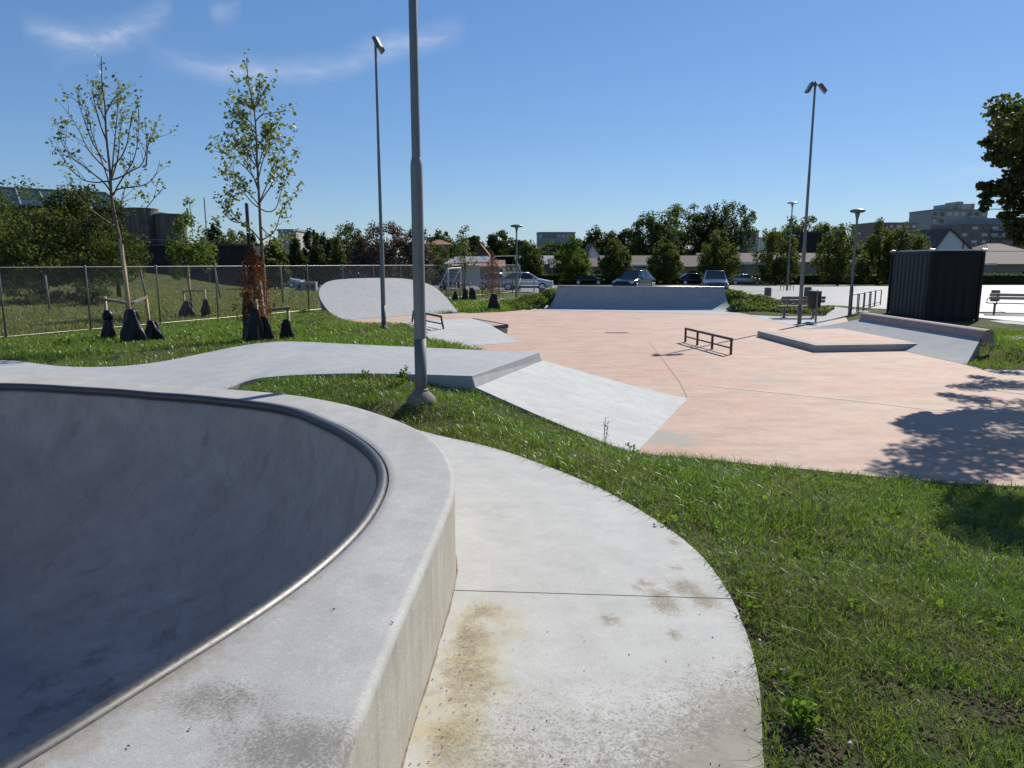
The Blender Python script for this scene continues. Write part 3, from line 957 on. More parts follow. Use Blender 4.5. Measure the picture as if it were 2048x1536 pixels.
a, b, c_ = Vg[tri[:, 0]], Vg[tri[:, 1]], Vg[tri[:, 2]]
fl = np.cross(b - a, c_ - a)[:, 2] < 0
tri[fl] = tri[fl][:, ::-1]
ground = np_mesh('ground', Vg, [tri], M['ground'], None, True)
tag(ground, 'soil and turf ground sloping around the concrete skate park', 'ground', kind='structure')
# where the soil is bare
BARE = [(1450,1160,.10,.35),(1530,1300,.09,.5),(1545,1400,.09,.45),(1405,1070,.08,.35),(1570,1490,.12,.5),(1620,1530,.14,.45),(1480,1240,.09,.4),(1345,1020,.08,.3),(1640,1180,.14,.2),(1760,1390,.14,.2),(1990,1430,.18,.35),(1720,1260,.12,.15),(1880,1520,.15,.25)]
BPT = []
for (u, v, r0, amt) in BARE:
    c_ = W(u, v, .38); BPT.append((c_[0], c_[1], r0, amt + .25))
for (u, v, z, r0, amt) in ((400,705,.5,.9,.55),(330,712,.5,.8,.5),(480,690,.55,.8,.6),(640,620,.36,.7,.8),(600,640,.35,1.0,.5),(760,680,.35,.9,.6),(720,668,.35,.8,.5),(840,680,.33,.6,.5),(1000,612,.05,.8,.2),(1950,690,.35,.6,.35),(230,720,.5,.6,.4),(930,790,.55,.4,.3)):
    c_ = W(u, v, z); BPT.append((c_[0], c_[1], r0, amt))
def bare(X, Y):
    b = np.zeros(np.shape(X))
    for (x, y, r0, amt) in BPT:
        b = np.maximum(b, amt * np.exp(-(((X - x) ** 2 + (Y - y) ** 2) / (r0 * r0))))
    return b
attr(ground, 'bare', bare(Vg[:, 0], Vg[:, 1]))

# ---------------------------------------------------------------- paved sheets over the ground
def sheet(poly, spacing, name, mat, label, cat, lift=.012):
    o, V = fill_poly(poly, spacing, lambda X, Y: tz(X, Y) + lift, name, mat, skirt=.05)
    return tag(o, label, cat, kind='structure')
cp_ = [(-2.5, 54), (-9, 60), (-34, 70), (-60, 74), (-60, 92), (95, 92), (95, 48), (52, 36), (33, 30), (24, 28.5), (17.5, 30.5), (12.8, 36.2), (9, 40), (4, 44), (1, 49)]
sheet(cp_, 2.5, 'car_park', M['asphalt'], 'grey asphalt car park beyond the skate park', 'car park', .03)
sheet([(18.2, 24.0), (17.2, 29.5), (24, 28.0), (33, 29.5), (60, 30), (60, 26.5), (28, 24.5)], 1.2, 'forecourt', M['gravel'], 'bright pale gravel forecourt behind the black container', 'forecourt', .03)
sheet([(60, 30.2), (33, 29.7), (24, 28.2), (20, 29.2), (26, 44), (40, 60), (90, 64), (90, 36)], 2.0, 'apron', M['gravel'], 'bright sunlit paved apron at the far right of the car park', 'apron', .045)
sheet([W(1648, 632)[:2], W(1592, 655)[:2], W(1640, 646)[:2], W(1722, 628)[:2], (15.3, 30.8), (14.6, 33.4), (13.6, 35.8), (12.8, 36.0), (13.6, 33.0), (12.9, 29.5)], .6, 'path', M['pave'], 'narrow paved path between the litter bin and the car park', 'path', .014)
sheet([W(940, 600)[:2], W(1040, 600)[:2], W(1090, 592)[:2], W(1118, 582)[:2], (1.2, 50), (3.5, 44.5), (1.6, 41), (-.5, 38.2), (-3.5, 37.6)], .8, 'path', M['pave'], 'pale path behind the dead conifer leading right to the car park', 'path', .014)
sheet([(12.9, 19.4), (13.6, 16.2), (18, 16.5), (24, 18), (24, 24.2), (18.4, 23.8), (17.9, 26), (17.2, 26), (16.9, 22.3)], .8, 'path', M['pave'], 'pale path passing the right hand bench and container', 'path', .014)
# ================================================================ floodlight masts
def flood(mb_parent, pos, aim, roll, scale=1.0):
    pass
def mast(base, label, heads, yaw, H=8.05, foot=True):
    t = thing('floodlight_mast', label, 'light mast', base, group='floodlight masts round the skate park')
    if foot:
        MB().lathe([(.18, -.15), (.17, .01), (.155, .05), (.10, .105), (.084, .12)], 28).build('footing', M['footing'], t, True, .0)
        MB().lathe([(.083, .11), (.078, .14), (.071, .15)], 20).build('collar', M['mast_low'], t, True)
    MB().lathe([(.068, -.1), (.068, .72)], 24).build('sleeve', M['mast_low'], t, True)
    o = MB().lathe([(.0665, .70), (.0655, 2.58), (.062, 2.63), (.050, 2.68)], 24).build('lower_pole', M['galv'], t); auto_smooth(o, 60)
    o = MB().lathe([(.049, 2.6), (.044, 5.1), (.040, 5.16), (.040, 5.2), (.034, 7.9), (.034, H)], 20).build('upper_pole', M['galv'], t); auto_smooth(o, 60)
    for (dx, dy, tilt, az) in heads:
        e = MB()
        rot = Matrix.Rotation(az, 3, 'Z') @ Matrix.Rotation(tilt, 3, 'Y')
        c = Vector((dx, dy, H - .16))
        e.box(c, (.36, .24, .11), rot=rot, taper=.86)
        o = e.build('floodlight', M['mast_low'], t, bevel=.015)
        l = MB().box(c + rot @ Vector((0, 0, -.058)), (.31, .20, .012), rot=rot).build('lens', M['glass'], o)
        MB().tube([(0, 0, H - .05), (dx * .5, dy * .5, H - .06), tuple(c)], .022, 8).build('bracket', M['mast_low'], t, True)
    MB().lathe([(.045, H - .12), (.05, H - .02), (.03, H + .05)], 14).build('cap', M['mast_low'], t, True)
    return t
zb = tz1(-1.035, 8.08)
mast((-1.035, 8.08, zb - .02), 'nearest and thickest floodlight mast, standing on the grass beside the launch ramp', [(.28, .1, R(55), 0.3), (-.28, .1, R(125), -.3)], 0)
bx = W(768, 658, .21)
mast((bx[0], bx[1], tz1(bx[0], bx[1]) - .03), 'slim floodlight mast on the low soil mound left of centre with one lamp glinting', [(.10, -.2, R(62), -.3), (.10, .18, R(60), .35)], 0, 8.1)
bx = W(1598, 652, .0)
mast((bx[0], bx[1], 0), 'floodlight mast by the litter bin with two lamps splayed at its top', [(-.20, -.06, R(118), .0), (.26, .0, R(52), -.25)], 0, 7.9, False)

# ================================================================ street lamps
def lamp(base, H, rad, label, topc):
    t = thing('street_lamp', label, 'street lamp', base, group='street lamps of the car park')
    MB().lathe([(.075, -.1), (.07, H * .28), (.05, H * .30), (.042, H - .35), (.05, H - .25), (.09, H - .10), (.10, H - .04)], 16).build('pole', M['galv'], t, True)
    MB().lathe([(.10, H - .05), (rad * .8, H - .03), (rad, H + .02), (rad * .97, H + .06), (rad * .5, H + .11), (.05, H + .12)], 24).build('lamp_head', topc, t, True)
b = W(1699, 632); lamp((b[0], b[1], tz1(b[0], b[1]) - .02), 4.15, .29, 'grey street lamp with a mushroom head left of the black container', M['galv'])
b = W(1574, 580); lamp((b[0], b[1], tz1(b[0], b[1])), 6.6, .40, 'tall pale street lamp beyond the bench at the car park edge', M['castings'])
b = W(1033, 600); lamp((b[0], b[1], tz1(b[0], b[1])), 4.0, .36, 'street lamp with a flat round head beside the fence end and dead conifer', M['galv'])
b = P(1650, 560, 88); 

# ================================================================ chain link fence
FP = [(-17.9, 8.0), (-13.1, 18.4), (-8.26, 28.8), (.80, 50.0)]
FH = 1.82
fence = thing('chain_link_fence', 'long grey chain link fence with thin steel posts behind the young trees', 'fence', (FP[1][0], FP[1][1], .2))
segs = []
for a, b in zip(FP[:-1], FP[1:]):
    segs.append((np.array(a), np.array(b), math.dist(a, b)))
posts, run = [], 0.0
total = sum(s[2] for s in segs)
def fpt(s):
    for a, b, L in segs:
        if s <= L: return a + (b - a) * s / L
        s -= L
    return b
z0f = lambda p: float(np.interp(p[1], [8, 18.4, 28.8, 50], [.42, .22, .20, .12]))
S_posts = np.arange(2.3, total + .01, 2.32)
for s in S_posts:
    p = fpt(s); z = z0f(p)
    o = MB().lathe([(.024, -.2), (.024, FH + .02), (.012, FH + .05)], 8).build('post', M['galv'], None, True)
    o.location = (p[0], p[1], z); o.parent = fence
    o.matrix_parent_inverse = Matrix.Translation(fence.location).inverted()
top = [tuple(fpt(s)) + (z0f(fpt(s)) + FH,) for s in np.arange(0, total, 1.16)]
bot = [(p[0], p[1], p[2] - FH + .06) for p in top]
for nm, l_, mt in (('top_wire', top, M['galv']), ('bottom_wire', bot, simple('yellowed_wire', (.55, .52, .36), .5, .3))):
    o = MB().tube(l_, .007, 5).build(nm, mt, None); under(o, fence)
wv, wf = [], []
S_, Z_ = np.array([0] + list(np.cumsum([s[2] for s in segs]))), None
sg = np.arange(0, total, .5); pg = np.array([fpt(s) for s in sg]); zg = np.array([z0f(p) for p in pg])
def fence_pt(s, h):
    return np.array([np.interp(s, sg, pg[:, 0]), np.interp(s, sg, pg[:, 1]), np.interp(s, sg, zg) + h])
wr = .0022
for sgn in (1, -1):
    for s0 in np.arange(-1.8, total + 1.8, .062):
        sa, sb = s0, s0 + sgn * (FH - .06)
        ha, hb = .06, FH
        if max(sa, sb) < 0.2 or min(sa, sb) > total - .6: continue
        m_ = (sa + sb) / 2
        q = [fence_pt(np.clip(s, 0, total - .5), h) for s, h in ((sa, ha), (m_, (ha + hb) / 2), (sb, hb))]
        b0 = len(wv)
        off = sgn * .003
        for p in q:
            for k in range(3):
                an = 2.1 * k
                wv.append((p[0] + off + wr * math.cos(an), p[1] + wr * math.cos(an) * .5, p[2] + wr * math.sin(an)))
        for i in range(2):
            for k in range(3):
                k2 = (k + 1) % 3
                wf.append((b0 + i * 3 + k, b0 + i * 3 + k2, b0 + i * 3 + 3 + k2, b0 + i * 3 + 3 + k))
o = np_mesh('wire_mesh', np.array(wv), [np.array(wf)], M['galv'], None); under(o, fence)

# ================================================================ tree supports and watering bags
def bag(c, h, wd, rz, label, slump=.25, seed=0):
    r2 = np.random.default_rng(seed + 50)
    n, m = 20, 12
    vs, fs = [], []
    prof = [(.58, 0), (.66, .05), (.60, .18), (.60, .35), (.50, .5), (.46, .65), (.36, .78), (.30, .9), (.26, .97), (.12, 1.0)]
    for i, (r_, z) in enumerate(prof):
        for k in range(n):
            a = 2 * math.pi * k / n
            fold = 1 + .20 * math.sin(a * 3 + seed + z * 4) + .13 * math.sin(a * 5 + seed * 2 - z * 6) + r2.uniform(-.05, .05)
            x = r_ * wd * math.cos(a) * fold
            y = r_ * wd * .55 * math.sin(a) * fold
            x += slump * wd * z * math.sin(seed * 1.7) * .5
            vs.append((x, y, z * h - .04))
    L = len(prof)
    for i in range(L - 1):
        for k in range(n):
            k2 = (k + 1) % n
            fs.append((i * n + k, i * n + k2, (i + 1) * n + k2, (i + 1) * n + k))
    fs.append(tuple((L - 1) * n + k for k in range(n)))
    fs.append(tuple(range(n - 1, -1, -1)))
    o = MB().add(vs, fs).build('watering_bag', M['bag'], None, True)
    o.location = c; o.rotation_euler = (0, 0, rz)
    s = o.modifiers.new('sub', 'SUBSURF'); s.levels = s.render_levels = 1
    tag(o, label, 'watering bag', 'black watering bags at the staked trees')
    return o
def stake(p, h, lean=(0, 0), r_=.035, parent=None, mat=None, name='stake'):
    o = MB().tube([(p[0], p[1], p[2] - .1), (p[0] + lean[0] * h, p[1] + lean[1] * h, p[2] + h)], r_, 10).build(name, mat or M['stake'], None, True)
    if parent is not None: under(o, parent)
    return o
Y1 = 16.2
g1 = lambda u, Y: (P(u, 650, Y)[0], Y)
def gp(u, Y):
    x = P(u, 650, Y)[0]
    return (x, Y, tz1(x, Y))
sup = thing('tree_support', 'three pale stakes with grey crossbars, the middle one tall, at the leftmost young tree', 'tree support', gp(262, Y1), group='tree support frames')
a, m_, b = gp(214, 16.5), gp(263, 15.7), gp(300, 16.5)
stake(a, .98, (.01, 0), .036, sup); stake(b, 1.0, (-.04, 0), .036, sup); stake(m_, 2.25, (-.03, 0), .042, sup)
za, zb_ = a[2] + .93, b[2] + .96
mm = (m_[0] - .02, m_[1] + .07, m_[2] + .86)
for q, z in ((a, za), (b, zb_)):
    e = (q[0] - (-.01 if q is a else .04), q[1] - .04, z)
    dd = Vector(mm) - Vector(e); dd.normalize()
    o = MB().bar(Vector(e) - dd * .07, mm, .09, .05).build('crossbar', M['oldwood'], None, bevel=.008); under(o, sup)
o = MB().lathe([(.055, 0), (.058, .08), (.055, .10)], 12).build('tie', M['black'], None, True)
o.location = (m_[0] - .03 * 2.17, m_[1] + .02, m_[2] + 2.15); o.parent = sup; o.matrix_parent_inverse = Matrix.Translation(sup.location).inverted()
for i, (q, h, wd, lab) in enumerate(((a, .62, .28, 'crumpled black watering bag tied to the left stake of the leftmost young tree'), (gp(267, 15.5), .80, .42, 'tallest and widest black watering bag, at the middle stake of the leftmost young tree'), (gp(310, 16.3), .50, .33, 'slumped black watering bag at the right stake of the leftmost young tree'))):
    bag(q, h, wd, .2 * i - .2, lab, .5, i + 1)
mb = MB().lathe([(.10, 0), (.13, .06), (.11, .15), (.06, .22)], 10, (a[0] + .10, a[1] - .12, a[2] + .46), 1, .7)
o = mb.build('bag_flap', M['bag'], None, True)
o.parent = [k for k in bpy.data.objects if k.name.startswith('watering_bag')][0]
o.matrix_parent_inverse = (Matrix.Translation(a) @ Matrix.Rotation(-.2, 4, 'Z')).inverted()
Y2 = 15.3
sup2 = thing('tree_support', 'frame of pale stakes and dark crossbar beside the second young tree and the dead conifer', 'tree support', gp(520, Y2), group='tree support frames')
q1, q2, q3, q4 = gp(516, 14.9), gp(532, 15.1), gp(578, 15.6), gp(534, 15.5)
stake(q1, .92, (-.01, 0), .034, sup2); stake(q2, 1.30, (-.06, 0), .036, sup2); stake(q3, .75, (-.01, 0), .036, sup2)
o = MB().bar((q4[0] - .05, 15.4, q4[2] + .66), (q3[0] + .05, 15.6, q3[2] + .72), .09, .055).build('crossbar', M['oldwood'], None, bevel=.008); under(o, sup2)
bag(gp(506, 14.7), .80, .30, .3, 'front black watering bag at the dead conifer near the runway edge', .3, 5)
bag(gp(500, 15.4), 1.10, .26, .1, 'tall black watering bag leaning behind the dead conifer near the runway', .3, 6)
bag(gp(531, 14.9), .62, .26, .0, 'black watering bag with silver folds at the foot of the second young tree', .3, 7)
bag(gp(572, 15.5), .52, .24, .2, 'small black watering bag at the right stake of the second young tree', .2, 8)
Y3 = 26.6
sup3 = thing('tree_support', 'far tree support frame standing behind the chain link fence', 'tree support', gp(385, Y3), group='tree support frames')
for u in (372, 385, 414):
    q = gp(u, Y3 + (.4 if u == 385 else 0)); stake(q, .98 if u != 385 else 1.9, (0, 0), .035, sup3)
o = MB().bar((gp(371, Y3)[0], Y3, gp(371, Y3)[2] + .93), (gp(415, Y3)[0], Y3, gp(415, Y3)[2] + .93), .08, .05).build('crossbar', M['oldwood'], None); under(o, sup3)
bag(gp(377, Y3 - .2), .62, .46, 0, 'wide black watering bag behind the fence at the staked green tree', .1, 9)
bag(gp(414, Y3 - .1), .68, .28, 0, 'narrow black watering bag behind the fence at the staked green tree', .1, 10)
Y4 = 40.6
sup4 = thing('tree_support', 'small distant tree support frame on the grass right of the shell-shaped bank', 'tree support', gp(928, Y4), group='tree support frames')
for u in (913, 921, 941):
    stake(gp(u, Y4), .98, (0, 0), .04, sup4)
o = MB().bar((gp(912, Y4)[0], Y4 - .05, gp(912, Y4)[2] + .86), (gp(943, Y4)[0], Y4 - .05, gp(943, Y4)[2] + .86), .07, .06).build('crossbar', M['oldwood'], None); under(o, sup4)
for i, (u, h, wd, lab) in enumerate(((911, .55, .26, 'leftmost of the three black bags at the small distant tree'), (930, .72, .28, 'middle one of the three black bags at the small distant tree'), (945, .75, .34, 'rightmost of the three black bags at the small distant tree'))):
    bag(gp(u, Y4 - .3), h, wd, 0, lab, .1, 11 + i)
bag(gp(988, 32.6), .78, .40, 0, 'black watering bag at the foot of the far dead conifer', .1, 15)
Y5 = 44
for i, u in enumerate((351, 367)):
    pass

# ================================================================ container
Lc, Mc = np.array([15.72, 30.2]), np.array([15.08, 26.3])
dl = (Lc - Mc) / np.linalg.norm(Lc - Mc); dr = np.array([dl[1], -dl[0]])
if dr[0] < 0: dr = -dr
LL, WW, HC = 3.95, 1.72, 2.60
zc = -.03
box_ = thing('storage_container', 'black corrugated steel storage container behind the curb of the side bank', 'container', (Mc[0], Mc[1], zc))
def cpt(a, b, z):
    q = Mc + dl * a + dr * b
    return (q[0], q[1], zc + z)
def corr(p0, p1, outw, z0, z1, n, depth):
    """corrugated panel between plan points"""
    p0, p1 = np.array(p0[:2]), np.array(p1[:2])
    T = np.linspace(.03, .97, n * 4 + 1)
    prof_ = []
    for i, t in enumerate(T):
        k = i % 4
        prof_.append((t, depth if k in (1, 2) else 0))
    rows_ = [[], []]
    for t, d in prof_:
        q = p0 + (p1 - p0) * t - np.array(outw) * d
        rows_[0].append((q[0], q[1], z0)); rows_[1].append((q[0], q[1], z1))
    return rows_
wm = MB()
wm.prism([cpt(.06, .06, 0)[:2], cpt(LL - .06, .06, 0)[:2], cpt(LL - .06, WW - .06, 0)[:2], cpt(.06, WW - .06, 0)[:2]], zc + .02, zc + HC - .04)
o = wm.build('shell', M['container'], None); under(o, box_)
g_ = corr(cpt(0, 0, 0), cpt(LL, 0, 0), -dr, zc + .14, zc + HC - .12, 9, .036)
o = MB().grid([[ (p[0] + 0, p[1], p[2]) for p in r_] for r_ in g_]).build('side_panel', M['container_sky_sheen'], None); under(o, box_)
g_ = corr(cpt(0, 0, 0), cpt(0, WW, 0), -dl, zc + .14, zc + HC - .12, 5, .036)
o = MB().grid(g_).build('end_panel', M['container'], None); under(o, box_)
fr = MB()
for (a, b) in ((0, 0), (LL, 0), (0, WW), (LL, WW)):
    fr.bar(cpt(a, b, 0), cpt(a, b, HC), .09, .09)
for z in (.07, HC - .06):
    for (a0, b0, a1, b1) in ((.05, 0, LL - .05, 0), (.05, WW, LL - .05, WW), (0, .05, 0, WW - .05), (LL, .05, LL, WW - .05)):
        fr.bar(cpt(a0, b0, z), cpt(a1, b1, z), .075, .11)
o = fr.build('frame', M['container'], None); under(o, box_)
rf = MB()
rf.bar(cpt(.0, .06, HC + .015), cpt(0, WW - .06, HC + .015), .09, .03)
rf.bar(cpt(.06, 0, HC + .01), cpt(LL - .06, 0, HC + .01), .05, .02)
for k in range(4):
    rf.bar(cpt(.03, .25 + k * .38, HC + .035), cpt(LL - .1, .25 + k * .38, HC + .035), .06, .03)
o = rf.build('roof_ribs', M['castings'], None); under(o, box_)
for (a, b) in ((0, 0), (LL, 0), (0, WW), (LL, WW)):
    c = cpt(a, b, HC + .02)
    o = MB().box(c, (.17, .17, .09), rz=math.atan2(dl[1], dl[0])).build('corner_casting', M['castings'], None, bevel=.01); under(o, box_)

# ================================================================ benches, bin, bollards, racks
def bench(c, rz, label, L=1.9, wood=None, legs=None):
    t = thing('park_bench', label, 'bench', c, rz, 'benches round the skate park')
    wd = wood or M['oldwood']
    s = MB()
    for k in range(4):
        s.box((0, -.20 + k * .125, .45), (L, .11, .04))
    s.build('seat', wd, t, bevel=.006)
    b_ = MB()
    rot = Matrix.Rotation(R(-14), 3, 'X')
    for k in range(2):
        b_.box((0, .30 + .03 * k, .66 + k * .13), (L, .035, .115), rot=rot)
    b_.build('backrest', wd, t, bevel=.006)
    for x in (-L / 2 + .28, L / 2 - .28):
        l_ = MB(); l_.bar((x, 0, -.06), (x, 0, .43), .07, .07); l_.box((x, .02, .415), (.06, .46, .03)); l_.box((x, 0, .01), (.12, .3, .02))
        l_.build('leg', legs or M['galv'], t)
        MB().tube([(x, .2, .42), (x, .30, .55), (x, .36, .86)], .02, 8).build('back_support', legs or M['galv'], t, True)
    for x in (-L / 2 + .04, L / 2 - .04):
        MB().tube([(x, .28, .62), (x, .0, .64), (x, -.18, .62), (x, -.2, .45)], .016, 8).build('armrest', legs or M['galv'], t, True)
    return t
q = W(1601, 636); bench((q[0], q[1] + .2, tz1(q[0], q[1])), R(184), 'weathered wooden bench behind the litter bin, half hidden by ground cover', 1.75)
q = W(2022, 634); bench((q[0] + .15, q[1], tz1(q[0], q[1])), R(158), 'pale wooden bench on a thin steel frame cut by the right edge', 2.0, simple('pale_bench_wood', (.38, .34, .29), .7))
q = W(1631, 646)
t = thing('litter_bin', 'black litter bin hung on a steel post beside the right floodlight mast', 'litter bin', (q[0], q[1], 0))
MB().lathe([(.032, -.1), (.032, 1.15), (.03, 1.17)], 12).build('post', M['galv'], t, True)
o = MB().lathe([(.19, .50), (.22, .53), (.23, .75), (.235, 1.10), (.235, 1.14), (.20, 1.15)], 20, (0, .24, 0)).build('bin_body', M['black'], t); auto_smooth(o, 50)
MB().lathe([(.20, 1.13), (.19, 1.12), (.05, 1.10)], 20, (0, .24, 0)).build('bin_opening', M['bag'], t)
MB().box((0, .03, .95), (.08, .06, .3)).build('bracket', M['black'], t)
def bollard(u, v, h, r_, label, square=False):
    q = W(u, v); z = tz1(q[0], q[1])
    mb = MB()
    mb.lathe([(r_, -.1), (r_ * 1.0, h * .5), (r_ * .95, h - .03), (r_ * .85, h), (.02, h + .005)], 18)
    o = mb.build('stone_bollard', M['stone'], None); auto_smooth(o, 50)
    o.location = (q[0], q[1], z)
    tag(o, label, 'bollard', 'stubby stone bollards')
bollard(1535, 598, .54, .20, 'stubby dark bollard behind the ground cover right of the quarter pipe')
bollard(1614, 607, .72, .19, 'stubby dark bollard seen behind the bench and litter bin')
bollard(1989, 607, .60, .21, 'stubby stone bollard beside the right hand bench')
bollard(1085, 592, .42, .23, 'stubby dark bollard on the pale path left of the quarter pipe')
def rack(p, q, h, label, i, grp, mat):
    t = thing('bike_rack', label, 'bike rack', (p[0], p[1], 0), group=grp)
    a, b = Vector((p[0], p[1], -.05)), Vector((q[0], q[1], -.05))
    z = Vector((0, 0, 1))
    d = (b - a).normalized()
    pts_ = [a, a + z * (h - .02), a + z * (h + .03) + d * .02, a + z * (h + .05) + d * .07, b + z * (h + .05) - d * .07, b + z * (h + .03) - d * .02, b + z * (h - .02), b]
    o = MB().tube(pts_, .024, 8).build('hoop', mat, None, True); under(o, t)
    o = MB().tube([a + z * .32, b + z * .32], .016, 6).build('crossbar', mat, None, True); under(o, t)
rk = [((1701.5, 632), (1714.5, 630)), ((1713, 628), (1725.5, 626)), ((1725.5, 624), (1737.5, 621.5)), ((1737, 620.5), (1746.5, 618.5)), ((1748, 618), (1757.5, 615.5))]
nm_ = ['first', 'second', 'third', 'fourth', 'fifth']
for i, (a, b) in enumerate(rk):
    pa, pb = W(*a), W(*b)
    far_x = pb[0] + .12; pb = (far_x, pb[1] + .55)
    r0 = pa
    # keep the seen width while turning the hoop away
    k = (b[0] - CX) / F
    rack(r0, (k * (r0[1] + .55) / 1.0 * 1.0, r0[1] + .55), .86, nm_[i] + ' of the five steel bike hoops, counted from the street lamp towards the container', i, 'row of five bike hoops', M['galv'])
for i, (u0, u1, lab) in enumerate(((1560.5, 1567.5, 'left small dark hoop at the foot of the tall street lamp'), (1580, 1587, 'right small dark hoop at the foot of the tall street lamp'))):
    a, b = W(u0, 580.5), W(u1, 580.5)
    rack(a, b, .66, lab, i, 'dark hoops at the tall street lamp', M['galv'] if False else M['darksteel'])
b_ = P(1053, 579, 50)
bench((b_[0], 50, tz1(b_[0], 50)), R(175), 'small distant bench beside the silver car and fence end', 1.6, M['white'])
# football goal behind the fence
gx, gy = P(897, 600, 42)[0], 42
goal = thing('football_goal', 'white football goal frame behind the far part of the fence', 'football goal', (gx, gy, 0))
zt = P(897, 537, 42)[2]
gz_ = tz1(gx, gy)
x2 = P(921, 537, 46)[0]
o = MB().tube([(gx, gy, gz_), (gx, gy, zt), (x2, 46, zt), (x2, 46, gz_)], .05, 8).build('frame', M['white'], None, True); under(o, goal)
o = MB().tube([(gx, gy, zt), (P(868, 580, 43)[0], 43, gz_)], .035, 6).build('stay', M['white'], None, True); under(o, goal)
o = MB().tube([(x2, 46, zt), (x2 - .95, 47, gz_)], .035, 6).build('stay', M['white'], None, True); under(o, goal)
x3 = P(607, 580, 60)[0]
# thin wooden poles standing on the lawn behind the fence
pl = ((98, 606, 550, 30), (293, 590, 540, 36), (440, 580, 535, 40), (496, 582, 530, 40), (566, 595, 534, 36), (592, 560, 528, 50), (567, 572, 530, 55))
for i, (u, vb, vt, Y) in enumerate(pl[:5]):
    x = P(u, vb, Y)[0]; z = tz1(x, Y)
    zt = P(u, vt, Y)[2]
    lean = (-.12 if i in (1, 2) else -.03)
    o = MB().tube([(x, Y, z - .1), (x + lean * (zt - z), Y, zt)], .045, 8).build('wooden_pole', M['oldwood'], None, True)
    tag(o, ['leaning thin pole at the far left in front of the dark shrub', 'leaning thin pole on the lawn between the fence posts right of the leftmost young tree', 'leaning thin pole on the lawn right of the staked green tree', 'thin pole on the lawn just left of the dead conifer', 'thin pole on the lawn right of the second young tree'][i], 'pole', 'thin poles on the lawn')
# low pale bench-wall behind the fence
x = P(612, 560, 52)[0]
w_ = thing('low_wall', 'low pale concrete block with square openings seen through the fence', 'wall', (x, 52, tz1(x, 52)))
o = MB().box((0, 0, .35), (1.5, .5, .7)).build('block', M['pave'], w_, bevel=.02)
for dx in (-.42, .2, .5):
    MB().box((dx, -.252, .38), (.22, .02, .26)).build('opening', M['bag'], w_)
# playground shelter
sx, sy = P(950, 560, 56)[0], 56
sh = thing('shelter', 'small open shelter with a pale sloping canopy beyond the fence end', 'shelter', (sx, sy, tz1(sx, sy)))
z_ = tz1(sx, sy)
for dx, dy in ((-1.0, -.7), (1.0, -.7), (1.0, .9), (-1.0, .9)):
    MB().bar((dx, dy, -.1), (dx, dy, 2.25 + .25 * (dy > 0)), .09, .09).build('post', M['galv'], sh)
MB().add([(-2.3, -1.2, 2.05), (1.3, -1.4, 2.22), (1.5, 1.4, 2.62), (-1.6, 1.4, 2.60), (-2.3, -1.2, 2.12), (1.3, -1.4, 2.29), (1.5, 1.4, 2.69), (-1.6, 1.4, 2.67)], [(3, 2, 1, 0), (4, 5, 6, 7), (0, 1, 5, 4), (1, 2, 6, 5), (2, 3, 7, 6), (3, 0, 4, 7)]).build('canopy', M['greyroof'], sh)
MB().box((-.3, .9, 1.2), (1.3, .04, 1.6)).build('back_panel', M['glass'], sh)
MB().tube([(.4, .0, 2.66), (3.1, .0, 2.72), (3.6, .0, 1.3)], .045, 6).build('swing_beam', M['white'], sh)
MB().tube([(.5, .0, 2.66), (2.4, -.6, 1.6)], .04, 6).build('swing_leg', M['white'], sh)
